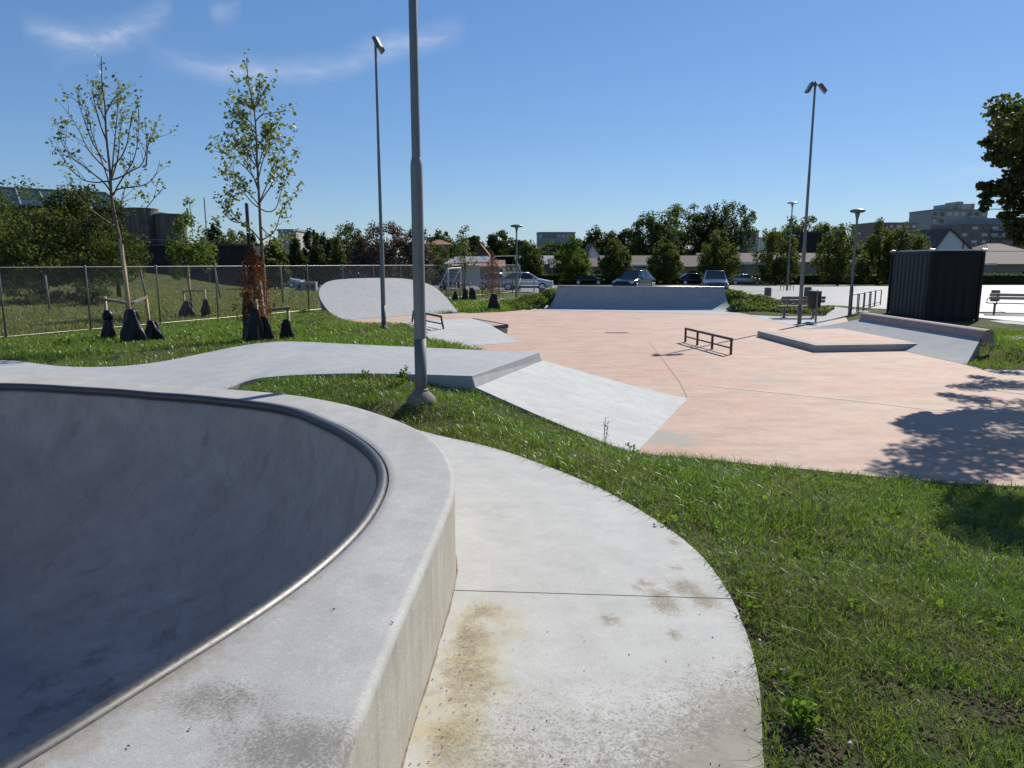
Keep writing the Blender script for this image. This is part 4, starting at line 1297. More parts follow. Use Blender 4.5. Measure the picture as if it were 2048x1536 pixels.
# ================================================================ cars
def car(c, heading, label, paint, L=4.5, Wd=1.82, H=1.46, grp='cars in the car park', z=None, suv=False):
    """heading: direction the nose points to, in plan"""
    rz = math.atan2(heading[1], heading[0])
    if z is None: z = tz1(c[0], c[1]) + .035
    t = thing('parked_car', label, 'car', (c[0], c[1], z), rz, grp)
    hw = Wd / 2
    # stations along x (nose at +)
    X = np.array([L/2, L/2-.10, L/2-.35, L/2-.9, L/2-1.25, L/2-1.7, 0, -.9, -L/2+.9, -L/2+.35, -L/2+.08, -L/2])
    top_ = np.array([.62, .72, .80, .90, .95, .96, .97, .98, .98, .97, .92, .80]) * (1.05 if suv else 1)
    wid = np.array([.74, .86, .95, .99, 1, 1, 1, 1, 1, .97, .90, .82]) * hw
    bot = np.array([.34, .26, .22, .20, .2, .2, .2, .2, .2, .24, .30, .40])
    G_ = []
    for x, tp, w_, b in zip(X, top_, wid, bot):
        row = []
        for (f_, h_) in ((0, b), (.86, b), (.97, b + .12), (1.0, b + (tp - b) * .5), (.985, b + (tp - b) * .78), (.93, tp - .03), (.82, tp), (0, tp + .02)):
            row.append((x, f_ * w_, h_ if not isinstance(h_, tuple) else h_))
        G_.append(row + [(p[0], -p[1], p[2]) for p in row[-2:0:-1]])
    n = len(G_[0])
    vs = [p for r_ in G_ for p in r_]; fs = []
    for i in range(len(X) - 1):
        for k in range(n):
            k2 = (k + 1) % n
            fs.append((i * n + k, i * n + k2, (i + 1) * n + k2, (i + 1) * n + k))
    fs.append(tuple(range(n - 1, -1, -1))); fs.append(tuple((len(X) - 1) * n + k for k in range(n)))
    body = MB().add(vs, fs).build('body', paint, t, True)
    s = body.modifiers.new('sub', 'SUBSURF'); s.levels = s.render_levels = 1
    # greenhouse
    bt = .95 * (1.05 if suv else 1)
    xr = (L/2 - 1.20, L/2 - 1.95, -L/2 + 1.15, -L/2 + .28)
    yb, yt = hw * .90, hw * .70
    base_ = [(xr[0], yb * .86), (xr[1] + .2, yb), (xr[2] - .2, yb), (xr[3], yb * .84)]
    roof_ = [(xr[1], yt * .92), (xr[1] - .35, yt), (xr[2] + .2, yt), (xr[2], yt * .95)]
    def ringp(l_, z0):
        return [(x, y, z0) for x, y in l_] + [(x, -y, z0) for x, y in l_[::-1]]
    A1, A2 = ringp(base_, bt), ringp(roof_, H - .06)
    m_ = len(A1)
    gl = MB().add(A1 + A2, [(k, (k + 1) % m_, m_ + (k + 1) % m_, m_ + k) for k in range(m_)])
    gl.build('windows', M['darkglass'], t)
    rf = MB().add([(x, y, z0 - .01) for x, y, z0 in A2] + [(x * .98, y * .93, z0 + .05) for x, y, z0 in A2], [(k, (k + 1) % m_, m_ + (k + 1) % m_, m_ + k) for k in range(m_)] + [tuple(range(m_, 2 * m_))])
    rf.build('roof', paint, t, True)
    for sgn in (1, -1):
        for (a, b) in ((base_[0], roof_[0]), (base_[3], roof_[3])):
            MB().bar((a[0], sgn * (a[1] + .004), bt), (b[0], sgn * (b[1] + .006), H - .05), .06, .05).build('pillar', paint, t)
        xm = (base_[1][0] + base_[2][0]) / 2
        MB().bar((xm, sgn * (yb + .004), bt), (xm - .06, sgn * (yt + .012), H - .05), .05, .03).build('pillar', M['black'], t)
        for x in (L / 2 - .85, -L / 2 + .85):
            wv_ = MB()
            pr = [(.0, -.11), (.30, -.11), (.325, -.08), (.325, .08), (.30, .11), (.0, .11)]
            wv_.lathe(pr, 22)
            ty = wv_.build('wheel', M['black'], t); auto_smooth(ty, 40)
            ty.rotation_euler = (R(90), 0, 0); ty.location = (x, sgn * (hw - .11), .325)
            rm = MB().lathe([(.20, -.118), (.21, -.112), (.21, .112), (.20, .118)], 16).build('rim', M['castings'], ty)
        MB().box((L / 2 - .22, sgn * hw * .70, .70), (.30, .34, .13), rz=sgn * -.35).build('headlight', M['glass'], t, bevel=.03)
        MB().box((-L / 2 + .10, sgn * hw * .72, .80), (.12, .30, .14)).build('tail_light', simple('tail_light_red', (.35, .02, .02), .3) if 'tail_light_red' not in bpy.data.materials else bpy.data.materials['tail_light_red'], t, bevel=.02)
        MB().box((L / 2 - 1.52, sgn * (hw + .08), 1.0), (.12, .2, .13)).build('mirror', paint, t, bevel=.03)
    MB().box((L / 2 - .03, 0, .50), (.08, .95, .16)).build('grille', M['black'], t, bevel=.02)
    MB().box((L / 2 + .02, 0, .36), (.02, .50, .11)).build('plate', M['white'], t)
    return t
def paint(name, c, rough=.22, metal=.35):
    t = NT(name)
    b = t.bsdf(c, rough=rough, metal=metal, spec=.35)
    b.inputs['Coat Weight'].default_value = .15
    b.inputs['Coat Roughness'].default_value = .05
    return t.m
pk, pb, ps_, pd, pw = paint('black_car_paint', (.004, .0045, .005), .16, 0), paint('blue_grey_car_paint', (.07, .11, .14), .2, .2), paint('silver_car_paint', (.42, .45, .48)), paint('dark_grey_car_paint', (.012, .014, .016), .18, 0), paint('white_car_paint', (.6, .6, .6))
c = P(1268, 574, 57); car((c[0], 57), (-.54, -.84), 'black car facing left with a glinting bonnet above the quarter pipe', pk, 4.8, 1.92, 1.62, suv=True)
c = P(1436, 576, 55); car((c[0], 56), (-.22, -.975), 'blue grey car facing the camera above the right end of the quarter pipe', pb, 4.5, 1.9, 1.56)
c = P(1052, 570, 58); car((c[0], 58.5), (.99, -.1), 'silver car parked side on behind the far end of the fence', ps_, 4.4, 1.8, 1.45)
c = P(1000, 570, 61); car((c[0], 61), (.95, -.3), 'pale car behind the fence, left of the silver car', ps_, 4.2, 1.75, 1.42)
c = P(903, 570, 63); car((c[0], 63), (.2, -.98), 'dark grey car seen through the fence beside the goal', pd, 4.3, 1.8, 1.45)
c = P(1178, 566, 95); car((c[0], 95), (.97, -.2), 'low black car in the far row left of the black car', pk, 4.3, 1.8, 1.35)
c = P(1388, 566, 94); car((c[0], 94), (.99, .05), 'grey estate car just left of the blue grey car', pd, 4.5, 1.8, 1.5)
c = P(1490, 566, 95.5); car((c[0], 95.5), (.98, -.15), 'silver car in the far row right of the blue grey car', ps_, 4.4, 1.8, 1.38)
c = P(560, 560, 68); car((c[0], 68), (.99, .0), 'pale car seen through the fence left of the shell-shaped bank', ps_, 4.3, 1.8, 1.4)
c = P(715, 560, 66); car((c[0], 66), (.99, .05), 'dark car whose roof shows over the shell-shaped bank', pd, 4.3, 1.8, 1.45)
# ================================================================ foliage
def leaf_arrays(C, size, r2, up=.3, aspect=.55, hexa=False, outward=None):
    N = len(C)
    nrm = r2.normal(size=(N, 3)); nrm[:, 2] += up
    if outward is not None: nrm += outward * .6
    nrm /= np.linalg.norm(nrm, axis=1)[:, None]
    tg = r2.normal(size=(N, 3)); tg[:, 2] -= .3
    tg -= nrm * (tg * nrm).sum(1)[:, None]
    tg /= np.linalg.norm(tg, axis=1)[:, None] + 1e-9
    bt = np.cross(nrm, tg)
    s = (size * r2.uniform(.6, 1.35, N))[:, None]
    if hexa:
        shape = [(-.5, 0, 0), (-.22, .38 * 1, .06), (.15, .34, .05), (.5, 0, -.08), (.15, -.34, .05), (-.22, -.38, .06)]
        V = np.stack([C + tg * s * a + bt * s * b * aspect / .38 * .5 * 1.0 + nrm * s * c_ for a, b, c_ in shape], 1)
        k = 6
    else:
        shape = [(-.5, 0), (0, .5), (.5, 0), (0, -.5)]
        V = np.stack([C + tg * s * a + bt * s * b * aspect for a, b in shape], 1)
        k = 4
    return V.reshape(-1, 3), np.arange(N * k).reshape(N, k)

def leaves(name, C, size, mat, parent, r2, **kw):
    V, Fc = leaf_arrays(np.asarray(C), np.full(len(C), size), r2, **kw)
    o = np_mesh(name, V, [Fc], mat, None)
    if parent is not None: under(o, parent)
    return o

def crown_points(c, rx, ry, rz, n, nclump, r2, shape='round', fill=.55):
    """leaf points in clumps spread through a crown volume"""
    cl = []
    while len(cl) < nclump:
        p = r2.uniform(-1, 1, 3)
        h = (p[2] + 1) / 2
        if shape == 'round': lim = math.sqrt(max(0, 1 - p[2] ** 2))
        elif shape == 'ovate': lim = min(1, .6 + 1.6 * h) * (1 - max(0, (h - .25) / .75) ** 1.35)
        elif shape == 'cone': lim = (1 - h) ** .85 * min(1, h * 6 + .3)
        elif shape == 'dome': lim = math.sqrt(max(0, 1 - max(0, h * 1.05 - .05) ** 2.4)) * min(1, .6 + h * 2)
        else: lim = 1
        q = math.hypot(p[0], p[1])
        if q < lim and (q > lim * fill * r2.uniform(0, 1) or h > .85):
            cl.append(p)
    cl = np.array(cl)
    k = r2.integers(0, nclump, n)
    crad = (1.0 / nclump) ** (1 / 3) * r2.uniform(.75, 1.25, nclump)
    d = r2.normal(size=(n, 3)); d /= np.linalg.norm(d, axis=1)[:, None]
    d *= (r2.uniform(0, 1, n) ** .45)[:, None] * crad[k][:, None]
    p = cl[k] + d
    S = np.array([rx, ry, rz])
    return np.array(c) + p * S, np.array(c) + cl * S, d / (np.linalg.norm(d, axis=1)[:, None] + 1e-9)

def tree(name, label, base, H, wid, crown0, shape, mat, n, lsize, seed, group=None, cat='tree', nclump=None, trunk_r=None, bark=None, dep=None, limbs=6, aspect=.6, fill=.55):
    r2 = np.random.default_rng(seed)
    z0 = base[2]
    t = thing(name, label, cat, base, group=group)
    rz = (H - crown0) / 2
    c = (base[0], base[1], z0 + crown0 + rz)
    nc = nclump or 60
    pts_, cl, outw = crown_points(c, wid / 2, (dep or wid) / 2, rz * .95, n, nc, r2, shape, fill)
    leaves('crown', pts_, lsize, mat, t, r2, outward=outw, aspect=aspect)
    tr = trunk_r or max(.06, H * .018)
    mb = MB()
    topz = z0 + crown0 + (H - crown0) * .7
    tp = [(base[0] + r2.normal() * .02 * H * k / 4, base[1] + r2.normal() * .02 * H * k / 4, z0 - .2 + (topz - z0 + .2) * k / 4) for k in range(5)]
    mb.tube(tp, [tr * 1.25, tr, tr * .8, tr * .55, tr * .2], 8)
    for q in cl[r2.choice(len(cl), min(limbs, len(cl)), replace=False)]:
        f_ = r2.uniform(.35, .75)
        s_ = np.array(tp[1]) * (1 - f_) + np.array(tp[3]) * f_
        m1 = s_ * .5 + q * .5 + np.array([0, 0, .05 * H * r2.uniform(-1, .5)])
        mb.tube([tuple(s_), tuple(m1), tuple(q)], [tr * .4, tr * .25, tr * .08], 6)
    o = mb.build('trunk', bark or M['darkbark'], None, True); under(o, t)
    return t

# ---- young trees with traced limbs, spread in depth
def young(label, Y, trunk, limbs, conv, r2, leafn, lsize, mat, tr0, zoff_base):
    tp = [P(*conv(*q), Y) for q in trunk]
    base = (tp[0][0], Y, tz1(tp[0][0], Y))
    t = thing('young_tree', label, 'tree', base, group='young staked trees')
    tp = [(base[0], Y, base[2] - .1)] + tp
    n = len(tp)
    mb = MB()
    rad = [tr0 * (1 - .86 * (k / (n - 1)) ** .9) for k in range(n)]
    mb.tube(smooth_poly(tp, n * 3, 1), list(np.interp(np.linspace(0, n - 1, n * 3), range(n), rad)), 9)
    LP = []
    def twigs(line, r_, lvl):
        line = smooth_poly(line, 12, 1)
        mb.tube([tuple(p) for p in line], list(np.linspace(r_, r_ * .22, 12)), 6, False)
        for i in range(12):
            f_ = i / 11
            if f_ > .28 or lvl > 0:
                if r2.uniform() < (.22 if f_ < .6 else .36) or i == 11: LP.append((line[i], 1.0 if i < 11 else 1.7))
        if lvl == 0:
            for i in (3, 4, 5, 6, 7, 8, 9):
                if r2.uniform() < .75:
                    d = (line[min(i + 2, 11)] - line[i - 1]); L = r2.uniform(.25, .62)
                    d /= np.linalg.norm(d)
                    d = d + r2.normal(size=3) * .42; d[2] += .35
                    d /= np.linalg.norm(d)
                    e = line[i] + d * L
                    mid = line[i] * .5 + e * .5 + r2.normal(size=3) * .03
                    twigs(np.array([line[i], mid, e]), r_ * .38, 1)
    for li in limbs:
        kdep = r2.uniform(-1.1, 1.1)
        p0 = np.array(P(*conv(*li[0]), Y))
        L_ = []
        for q in li:
            b = np.array(P(*conv(*q), Y))
            dd = abs(b[0] - p0[0])
            yy = Y + kdep * dd
            L_.append(np.array(P(*conv(*q), yy)))
        twigs(np.array(L_), tr0 * .30, 0)
    # leader leaves
    for k in np.linspace(.72, 1, 14):
        i = k * (n - 1); a = int(min(i, n - 2))
        LP.append((np.array(lerp(tp[a], tp[a + 1], i - a)), 1.0))
    o = mb.build('trunk', M['bark'], None, True); under(o, t)
    C = []
    for p, w in LP:
        k = max(1, int(leafn * w * r2.uniform(.4, 1.6)))
        C.append(p + r2.normal(size=(k, 3)) * .055 + np.array([0, 0, .02]))
    leaves('crown', np.vstack(C), lsize, mat, t, r2, hexa=True, aspect=.62, up=.8)
    return t
conv6 = lambda x, y: (60 + x / 3.657, 90 + y / 3.657)
t1_tr = [(740, 2150), (715, 1850), (690, 1600), (660, 1440), (625, 1280), (600, 1150), (592, 1060), (590, 960), (575, 820), (560, 700), (552, 560), (550, 450), (535, 340), (525, 280), (522, 180), (522, 80)]
t1_l = [[(592, 1075), (540, 1000), (470, 950), (390, 880), (330, 850), (270, 780), (230, 720), (200, 580)],
 [(590, 1000), (540, 995), (500, 1010), (380, 990), (270, 880), (190, 740)],
 [(570, 920), (500, 850), (450, 800), (400, 720), (370, 640), (280, 500), (215, 420)],
 [(560, 860), (480, 760), (450, 700), (400, 560), (340, 380), (360, 330)],
 [(560, 700), (520, 600), (500, 540), (470, 420), (450, 320)],
 [(598, 980), (630, 880), (650, 800), (655, 640), (700, 440)],
 [(605, 985), (670, 965), (740, 920), (830, 880), (860, 720), (835, 540)],
 [(605, 1090), (640, 1050), (700, 1045), (840, 1030), (925, 960), (950, 840)],
 [(610, 1100), (640, 1030), (700, 940), (760, 850), (800, 650), (790, 440)],
 [(600, 950), (610, 800), (625, 650), (640, 480), (655, 340)],
 [(630, 1270), (720, 1250), (830, 1220), (900, 1130), (990, 1030)],
 [(635, 1330), (560, 1290), (430, 1190), (340, 1090), (250, 950)],
 [(552, 560), (520, 480), (490, 420), (520, 350)], [(552, 500), (590, 430), (620, 380), (660, 350)],
 [(600, 900), (700, 780), (730, 600), (750, 480)], [(592, 1060), (560, 940), (440, 620), (420, 480), (300, 380)],
 [(620, 1240), (660, 1180), (690, 1080), (700, 1010)], [(850, 880), (860, 740), (885, 640)]]
young('tall sparse young tree at the far left, tied to a tall pale stake', 16.2, t1_tr, t1_l, conv6, np.random.default_rng(3), 2.0, .080, M['leaf_young'], .062, 0)
t2_tr = [(1715, 2180), (1712, 1900), (1708, 1700), (1700, 1536), (1688, 1380), (1682, 1250), (1672, 1050), (1662, 850), (1652, 600), (1640, 470), (1620, 380), (1600, 300), (1588, 180), (1583, 85)]
t2_l = [[(1685, 1150), (1720, 1090), (1760, 1040), (1790, 940), (1800, 850), (1850, 740)], [(1682, 1190), (1640, 1170), (1580, 1100), (1540, 1040), (1480, 960), (1420, 870)],
 [(1665, 1020), (1610, 930), (1560, 880), (1440, 800), (1360, 755)], [(1662, 900), (1600, 810), (1540, 740), (1490, 680)], [(1657, 760), (1690, 700), (1740, 640)],
 [(1652, 620), (1610, 560), (1560, 520), (1490, 510)], [(1648, 560), (1690, 510), (1740, 500), (1795, 495)], [(1690, 1200), (1740, 1225), (1800, 1210), (1840, 1050), (1900, 940)],
 [(1692, 1430), (1760, 1390), (1800, 1350), (1840, 1200), (1920, 1110)], [(1692, 1330), (1740, 1390), (1860, 1450)], [(1640, 470), (1670, 420), (1695, 375)], [(1642, 480), (1600, 450), (1550, 430)],
 [(1698, 1450), (1640, 1370), (1580, 1320), (1480, 1270), (1380, 1140)], [(1670, 980), (1700, 850), (1740, 740), (1790, 720)], [(1675, 1080), (1640, 980), (1590, 860), (1500, 760)], [(1670, 940), (1640, 800), (1560, 640)],
 [(1680, 1150), (1740, 1000), (1850, 860)], [(1668, 900), (1700, 780), (1760, 690)], [(1682, 1180), (1600, 1080), (1520, 1020)], [(1655, 700), (1620, 620), (1560, 580)], [(1540, 1300), (1470, 1290), (1430, 1230), (1470, 1110)]]
young('slender young tree with yellow green leaves beside the dead conifer', 15.3, t2_tr, t2_l, conv6, np.random.default_rng(4), 4.2, .078, M['leaf_young'], .05, 0)
# third young tree behind the fence, greener and denser
b = gp(386, 26.6)
tree('young_tree', 'dense green young tree behind the fence in front of the dark timber building', b, 4.1, 1.7, 1.5, 'ovate', M['leaf_mid'], 1900, .13, 21, 'young staked trees', nclump=40, trunk_r=.035, bark=M['bark'])
q = P(379, 402, 26.6)
leaves('leader', np.array(q) + np.random.default_rng(5).normal(size=(26, 3)) * .11, .16, M['leaf_young'], None, np.random.default_rng(6))
ld = bpy.data.objects['leader']
yt = [o for o in bpy.data.objects if o.name.startswith('young_tree')][-1]
under(ld, yt)
o = MB().tube([q, (q[0] + .02, q[1], q[2] - 1.2)], .012, 5).build('leader_stem', M['bark'], None); under(o, yt)
b = gp(931, 40.6)
tree('young_tree', 'thin distant young tree with a bare leader on the grass beside the fence end', b, 5.0, 1.6, 1.9, 'cone', M['leaf_olive'], 420, .15, 22, 'young staked trees', nclump=34, trunk_r=.04, bark=M['bark'])
# dead conifers
def conifer(label, base, H, wd, seed, n):
    r2 = np.random.default_rng(seed)
    t = thing('dead_conifer', label, 'dead tree', base, group='dead conifers')
    h = r2.uniform(0, 1, n) ** .9
    wdt = wd / 2 * np.interp(h, [0, .15, .45, .8, 1], [.45, .95, 1.0, .55, .12])
    a = r2.uniform(0, 6.283, n)
    rr = wdt * r2.uniform(.1, 1, n) ** .7 * (1 + .35 * np.sin(a * 3 + h * 14) + .25 * np.sin(a * 5 - h * 31))
    C = np.stack([base[0] + rr * np.cos(a), base[1] + rr * np.sin(a), base[2] + .25 + h * (H - .25)], 1)
    V, Fc = leaf_arrays(C, np.full(n, .11), r2, up=0, aspect=.22)
    o = np_mesh('crown', V, [Fc], M['dead'], None); under(o, t)
    mb = MB().tube([(base[0], base[1], base[2] - .1), (base[0], base[1], base[2] + H * .9)], [.03, .008], 6)
    for k in range(26):
        z = base[2] + H * r2.uniform(.1, .8); a_ = r2.uniform(0, 6.28); L = wd * .45 * r2.uniform(.5, 1)
        mb.tube([(base[0], base[1], z), (base[0] + L * math.cos(a_), base[1] + L * math.sin(a_), z + L * .9)], [.008, .003], 4)
    o = mb.build('trunk', M['bark'], None); under(o, t)
conifer('rust brown dead conifer at the second young tree near the runway', gp(513, 15.1), 1.95, .66, 31, 1900)
conifer('rust brown dead conifer on the grass left of the quarter pipe', gp(986, 33.0), 2.45, .95, 32, 1500)

# ---- near tree on the right whose shade falls on the plaza
r2 = np.random.default_rng(77)
rt_base = (12.9, 13.6, tz1(12.9, 13.6))
rt = thing('broadleaf_tree', 'bronze green broadleaf tree leaning into the picture at the right edge', 'tree', rt_base)
cl = []
for (u, v, Y, rr) in ((2028,238,14,.34),(2008,262,14,.26),(2045,262,13.6,.4),(1990,286,14.2,.20),(2030,300,14,.3),(1972,284,14,.12),(2010,305,13.8,.28),(2045,315,13.4,.4),(1985,312,14.1,.16),(2000,325,14,.16),(2040,345,13.6,.24),
      (1975,372,13.6,.16),(1990,382,13.5,.18),(2010,375,13.4,.26),(2035,368,13.3,.32),(1965,372,13.6,.09),(1970,392,13.6,.10),(2050,390,13.2,.34),(1972,405,13.5,.10),(1968,418,13.5,.07),(2020,402,13.3,.2),(2045,420,13.2,.3),(2012,432,13.2,.13),(2030,450,13.1,.2),(2050,462,13.0,.26),(2026,472,13.0,.10),(2042,484,13,.12)):
    cl.append((np.array(P(u, v, Y)), rr))
# clumps whose shade is seen on the floor: walk from the shaded spot towards the sun
for (u, v, z0, h, rr) in ((1850,905,0,4.6,.42),(1905,895,0,4.5,.5),(1880,930,0,4.2,.45),(1960,885,0,4.4,.55),(1990,830,0,4.2,.55),(1955,800,0,4.3,.4),(1940,775,0,4.4,.34),(1985,770,0,4.0,.42),(2030,770,0,4.0,.5),(2040,830,0,4.4,.6),(1930,850,0,4.6,.28),
      (2010,880,0,4.6,.6),(1800,940,0,4.6,.34),(1850,955,0,4.2,.35),(1960,930,0,4.2,.5),(2030,920,0,4.2,.55),(1930,965,0,4.0,.3),(2000,1000,.1,4.3,.5),(2045,1010,.1,4.4,.6),(1960,1030,.15,4.5,.3),(2010,1075,.2,4.6,.45),(2048,1080,.2,4.7,.55),(1960,755,0,4.2,.25),(2015,745,0,4.0,.3),(1900,790,0,4.5,.22),(1770,950,0,4.4,.22)):
    s = np.array(W(u, v, z0))
    q = s + SUN * (h - z0) / SUN[2]
    if q[0] / q[1] > .643: cl.append((q, rr))
for k in range(46):
    p = r2.normal(size=3); p /= np.linalg.norm(p); p *= r2.uniform(.35, 1) ** .5
    q = np.array([13.2, 13.2, 5.2]) + p * np.array([3.3, 3.6, 2.3])
    if q[0] / q[1] > .74: cl.append((q, r2.uniform(.4, .7)))
C = []
for q, rr in cl:
    n_ = int(110 + 1500 * rr ** 2.0)
    d = r2.normal(size=(n_, 3)); d /= np.linalg.norm(d, axis=1)[:, None]
    d *= (r2.uniform(0, 1, n_) ** .5)[:, None] * rr * np.array([1.1, 1.1, .62])
    C.append(q + d)
leaves('crown', np.vstack(C), .088, M['leaf_right'], rt, r2, hexa=True, aspect=.6, up=.5)
mb = MB()
mb.tube([(12.9, 13.6, rt_base[2] - .2), (12.95, 13.55, 1.5), (13.0, 13.4, 3.2), (13.1, 13.3, 5.2), (13.2, 13.3, 6.8)], [.22, .19, .15, .09, .03], 10)
for q, rr in cl:
    f_ = min(.85, max(.2, (q[2] - 2.5) / 5))
    s_ = np.array([13.0, 13.4, 2.2 + 3.2 * f_])
    m1 = s_ * .5 + q * .5 + np.array([0, 0, .12])
    mb.tube([tuple(s_), tuple(m1), tuple(q)], [.05, .028, .006], 6)
o = mb.build('trunk', M['darkbark'], None, True); under(o, rt)

# ---- row of clipped trees along the car park
row = [(1057, 470, 58, 100), (1144, 469, 74, 96), (1233, 474, 66, 95), (1331, 472, 62, 95), (1441, 452, 76, 92), (1558, 455, 84, 92), (1684, 452, 86, 88), (1765, 448, 70, 92), (1822, 452, 76, 90)]
rl = ['leftmost of the row, narrow green tree behind the silver car', 'ovate green tree left of the black car', 'ovate green tree behind the black car', 'ovate green tree between the two front cars', 'large ovate green tree behind the blue grey car', 'loose green tree behind the tall street lamp', 'broad green tree left of the container, behind the street lamp', 'tall green tree just left of the container top', 'olive green tree above the container in front of the white gable']
for i, (u, v, w_, Y) in enumerate(row):
    q = P(u, v - 8, Y); z = tz1(q[0], Y)
    tree('row_tree', rl[i], (q[0], Y, z), q[2] - z, w_ / F * Y * 1.12, .4, 'ovate' if i < 5 else 'dome', M['leaf_olive'] if i != 1 else M['leaf_mid'], 10000, .26, 100 + i, 'row of trees along the car park', nclump=150, limbs=3, fill=.2)
# ---- big trees behind
bgt = [(1305, 425, 110, 150, 'dome', 'leaf_dark', 'tall dark tree at the left of the central tree group'), (1365, 403, 130, 160, 'dome', 'leaf_olive', 'tallest rounded willow-like tree in the central group'), (1425, 408, 100, 158, 'dome', 'leaf_dark', 'dark tree in the middle of the central group'), (1472, 400, 88, 150, 'round', 'leaf_dark', 'open-topped dark tree at the right of the central group'),
       (1205, 447, 78, 170, 'dome', 'leaf_dark', 'small rounded dark tree left of the central group'), (1256, 455, 60, 165, 'dome', 'leaf_deep', 'low dark tree between the small rounded tree and the central group'),
       (1610, 428, 120, 170, 'dome', 'leaf_olive', 'rounded green tree behind the tall street lamp and mast'), (1665, 445, 60, 160, 'dome', 'leaf_olive', 'small green tree above the dark flat building'),
       (1000, 462, 70, 190, 'dome', 'leaf_dark', 'dark tree behind the thin distant young tree'), (945, 470, 80, 180, 'dome', 'leaf_deep', 'dark tree left of the flat-headed street lamp'), (1045, 478, 60, 185, 'dome', 'leaf_deep', 'low dark tree behind the flat-headed street lamp'), (882, 462, 60, 200, 'dome', 'leaf_dark', 'dark tree beside the red roof right of the nearest mast'), (1120, 480, 90, 180, 'dome', 'leaf_dark', 'wide low tree in front of the distant long building'),
       (1165, 478, 50, 185, 'dome', 'leaf_deep', 'low dark tree right of the distant long building'), (915, 485, 60, 150, 'dome', 'leaf_mid', 'greener shrubby tree below the dark trees left of the flat-headed lamp'),
       (700, 446, 110, 110, 'dome', 'leaf_dark', 'dark tree between the conifers and the purple tree'), (650, 440, 50, 105, 'cone', 'leaf_deep', 'pointed dark spruce behind the clipped conifers'), (622, 455, 46, 110, 'dome', 'leaf_deep', 'dark tree behind the left clipped conifers'),
       (590, 458, 52, 80, 'cone', 'leaf_dark', 'leftmost clipped conical conifer'), (632, 460, 50, 80, 'cone', 'leaf_dark', 'middle clipped conical conifer'), (676, 466, 56, 80, 'cone', 'leaf_olive', 'rightmost clipped conical conifer'), (560, 492, 120, 86, 'dome', 'leaf_deep', 'dark bushy tree right of the timber building'),
       (545, 480, 60, 60, 'dome', 'leaf_olive', 'yellow green bush behind the second young tree'), (427, 440, 50, 100, 'dome', 'leaf_dark', 'dark tree above the timber building, right of its towers'), (468, 452, 86, 95, 'dome', 'leaf_olive', 'olive tree above the low timber building'), (505, 462, 50, 100, 'dome', 'leaf_dark', 'dark tree behind the slender young tree'),
       (865, 487, 80, 90, 'dome', 'leaf_olive', 'pale green shrub right of the nearest mast')]
for i, (u, v, w_, Y, shp, m_, lab) in enumerate(bgt):
    q = P(u, v, Y); z = tz1(q[0], Y)
    tree('background_tree', lab, (q[0], Y, z), q[2] - z, w_ / F * Y, .4 if Y < 120 else 1.2, shp, M[m_], 13000 if w_ > 90 else 8000, .0029 * Y if Y > 90 else .25, 200 + i, 'trees beyond the car park', nclump=170 if w_ > 90 else 110, limbs=4, fill=.2)
for i, (u, v, w_, lab) in enumerate(((770, 436, 130, 'dark purple leaved tree behind the slim mast'), (835, 450, 70, 'thin purple leaved tree right of the nearest mast'), (720, 470, 70, 'low purple leaved tree left of the slim mast'))):
    q = P(u, v, 76); z = tz1(q[0], 76)
    tree('purple_tree', lab, (q[0], 76, z), q[2] - z, w_ / F * 76, .5, 'dome', M['leaf_purple'], 9500 if i == 0 else 3600, .24, 260 + i, 'purple leaved trees', nclump=120, limbs=8, fill=.3)
# distant woodland line low on the horizon
r2 = np.random.default_rng(90)
C = []
for Y, x0, x1 in ((230, -260, 60), (260, 0, 240)):
    for x in np.arange(x0, x1, 9):
        h = r2.uniform(6, 10.5) * Y / 230
        n_ = 170
        d = r2.normal(size=(n_, 3)); d /= np.linalg.norm(d, axis=1)[:, None]
        d *= (r2.uniform(0, 1, n_) ** .4)[:, None]
        C.append(np.array([x + r2.uniform(-3, 3), Y + r2.uniform(-8, 8), -1.1 + h * .45]) + d * np.array([7.5, 6, h * .55]))
o = leaves('woodland', np.vstack(C), 1.5, M['leaf_dark'], None, r2, up=.4, aspect=.7)
tag(o, 'far low line of dark trees closing the horizon', 'woodland', kind='stuff')

# ---- big shrubs at the left behind the fence
for i, (u, v, w_, Y, lab, m_) in enumerate(((60, 352, 250, 37, 'largest spreading shrub at the far left, behind the fence and below the glazed roof', 'leaf_olive'), (165, 372, 190, 38, 'tall dark green shrub tree behind the leftmost young tree', 'leaf_dark'), (-70, 350, 240, 39, 'dark shrub cut by the left edge', 'leaf_dark'), (225, 440, 90, 41, 'lower right shoulder of shrubbery beside the timber tower', 'leaf_olive'))):
    q = P(u, v, Y); z = tz1(q[0], Y)
    tree('large_shrub', lab, (q[0], Y, z), q[2] - z, w_ / F * Y * 1.1, .75, 'dome', M[m_], 11000 if i < 3 else 4500, .15, 300 + i, 'large shrubs behind the fence', cat='shrub', nclump=110, limbs=14, trunk_r=.12)
for i, (u, Y, w_, h, lab) in enumerate(((60, 34, 2.6, 1.2, 'low dark shrub at the foot of the far left shrubs'), (175, 33.5, 1.8, 1.0, 'low dark shrub near the fence behind the leftmost young tree'))):
    x = P(u, 590, Y)[0]
    tree('low_shrub', lab, (x, Y, tz1(x, Y)), h, w_, .05, 'dome', M['leaf_dark'], 1500, .14, 320 + i, 'low shrubs on the lawn', cat='shrub', nclump=40, limbs=3)
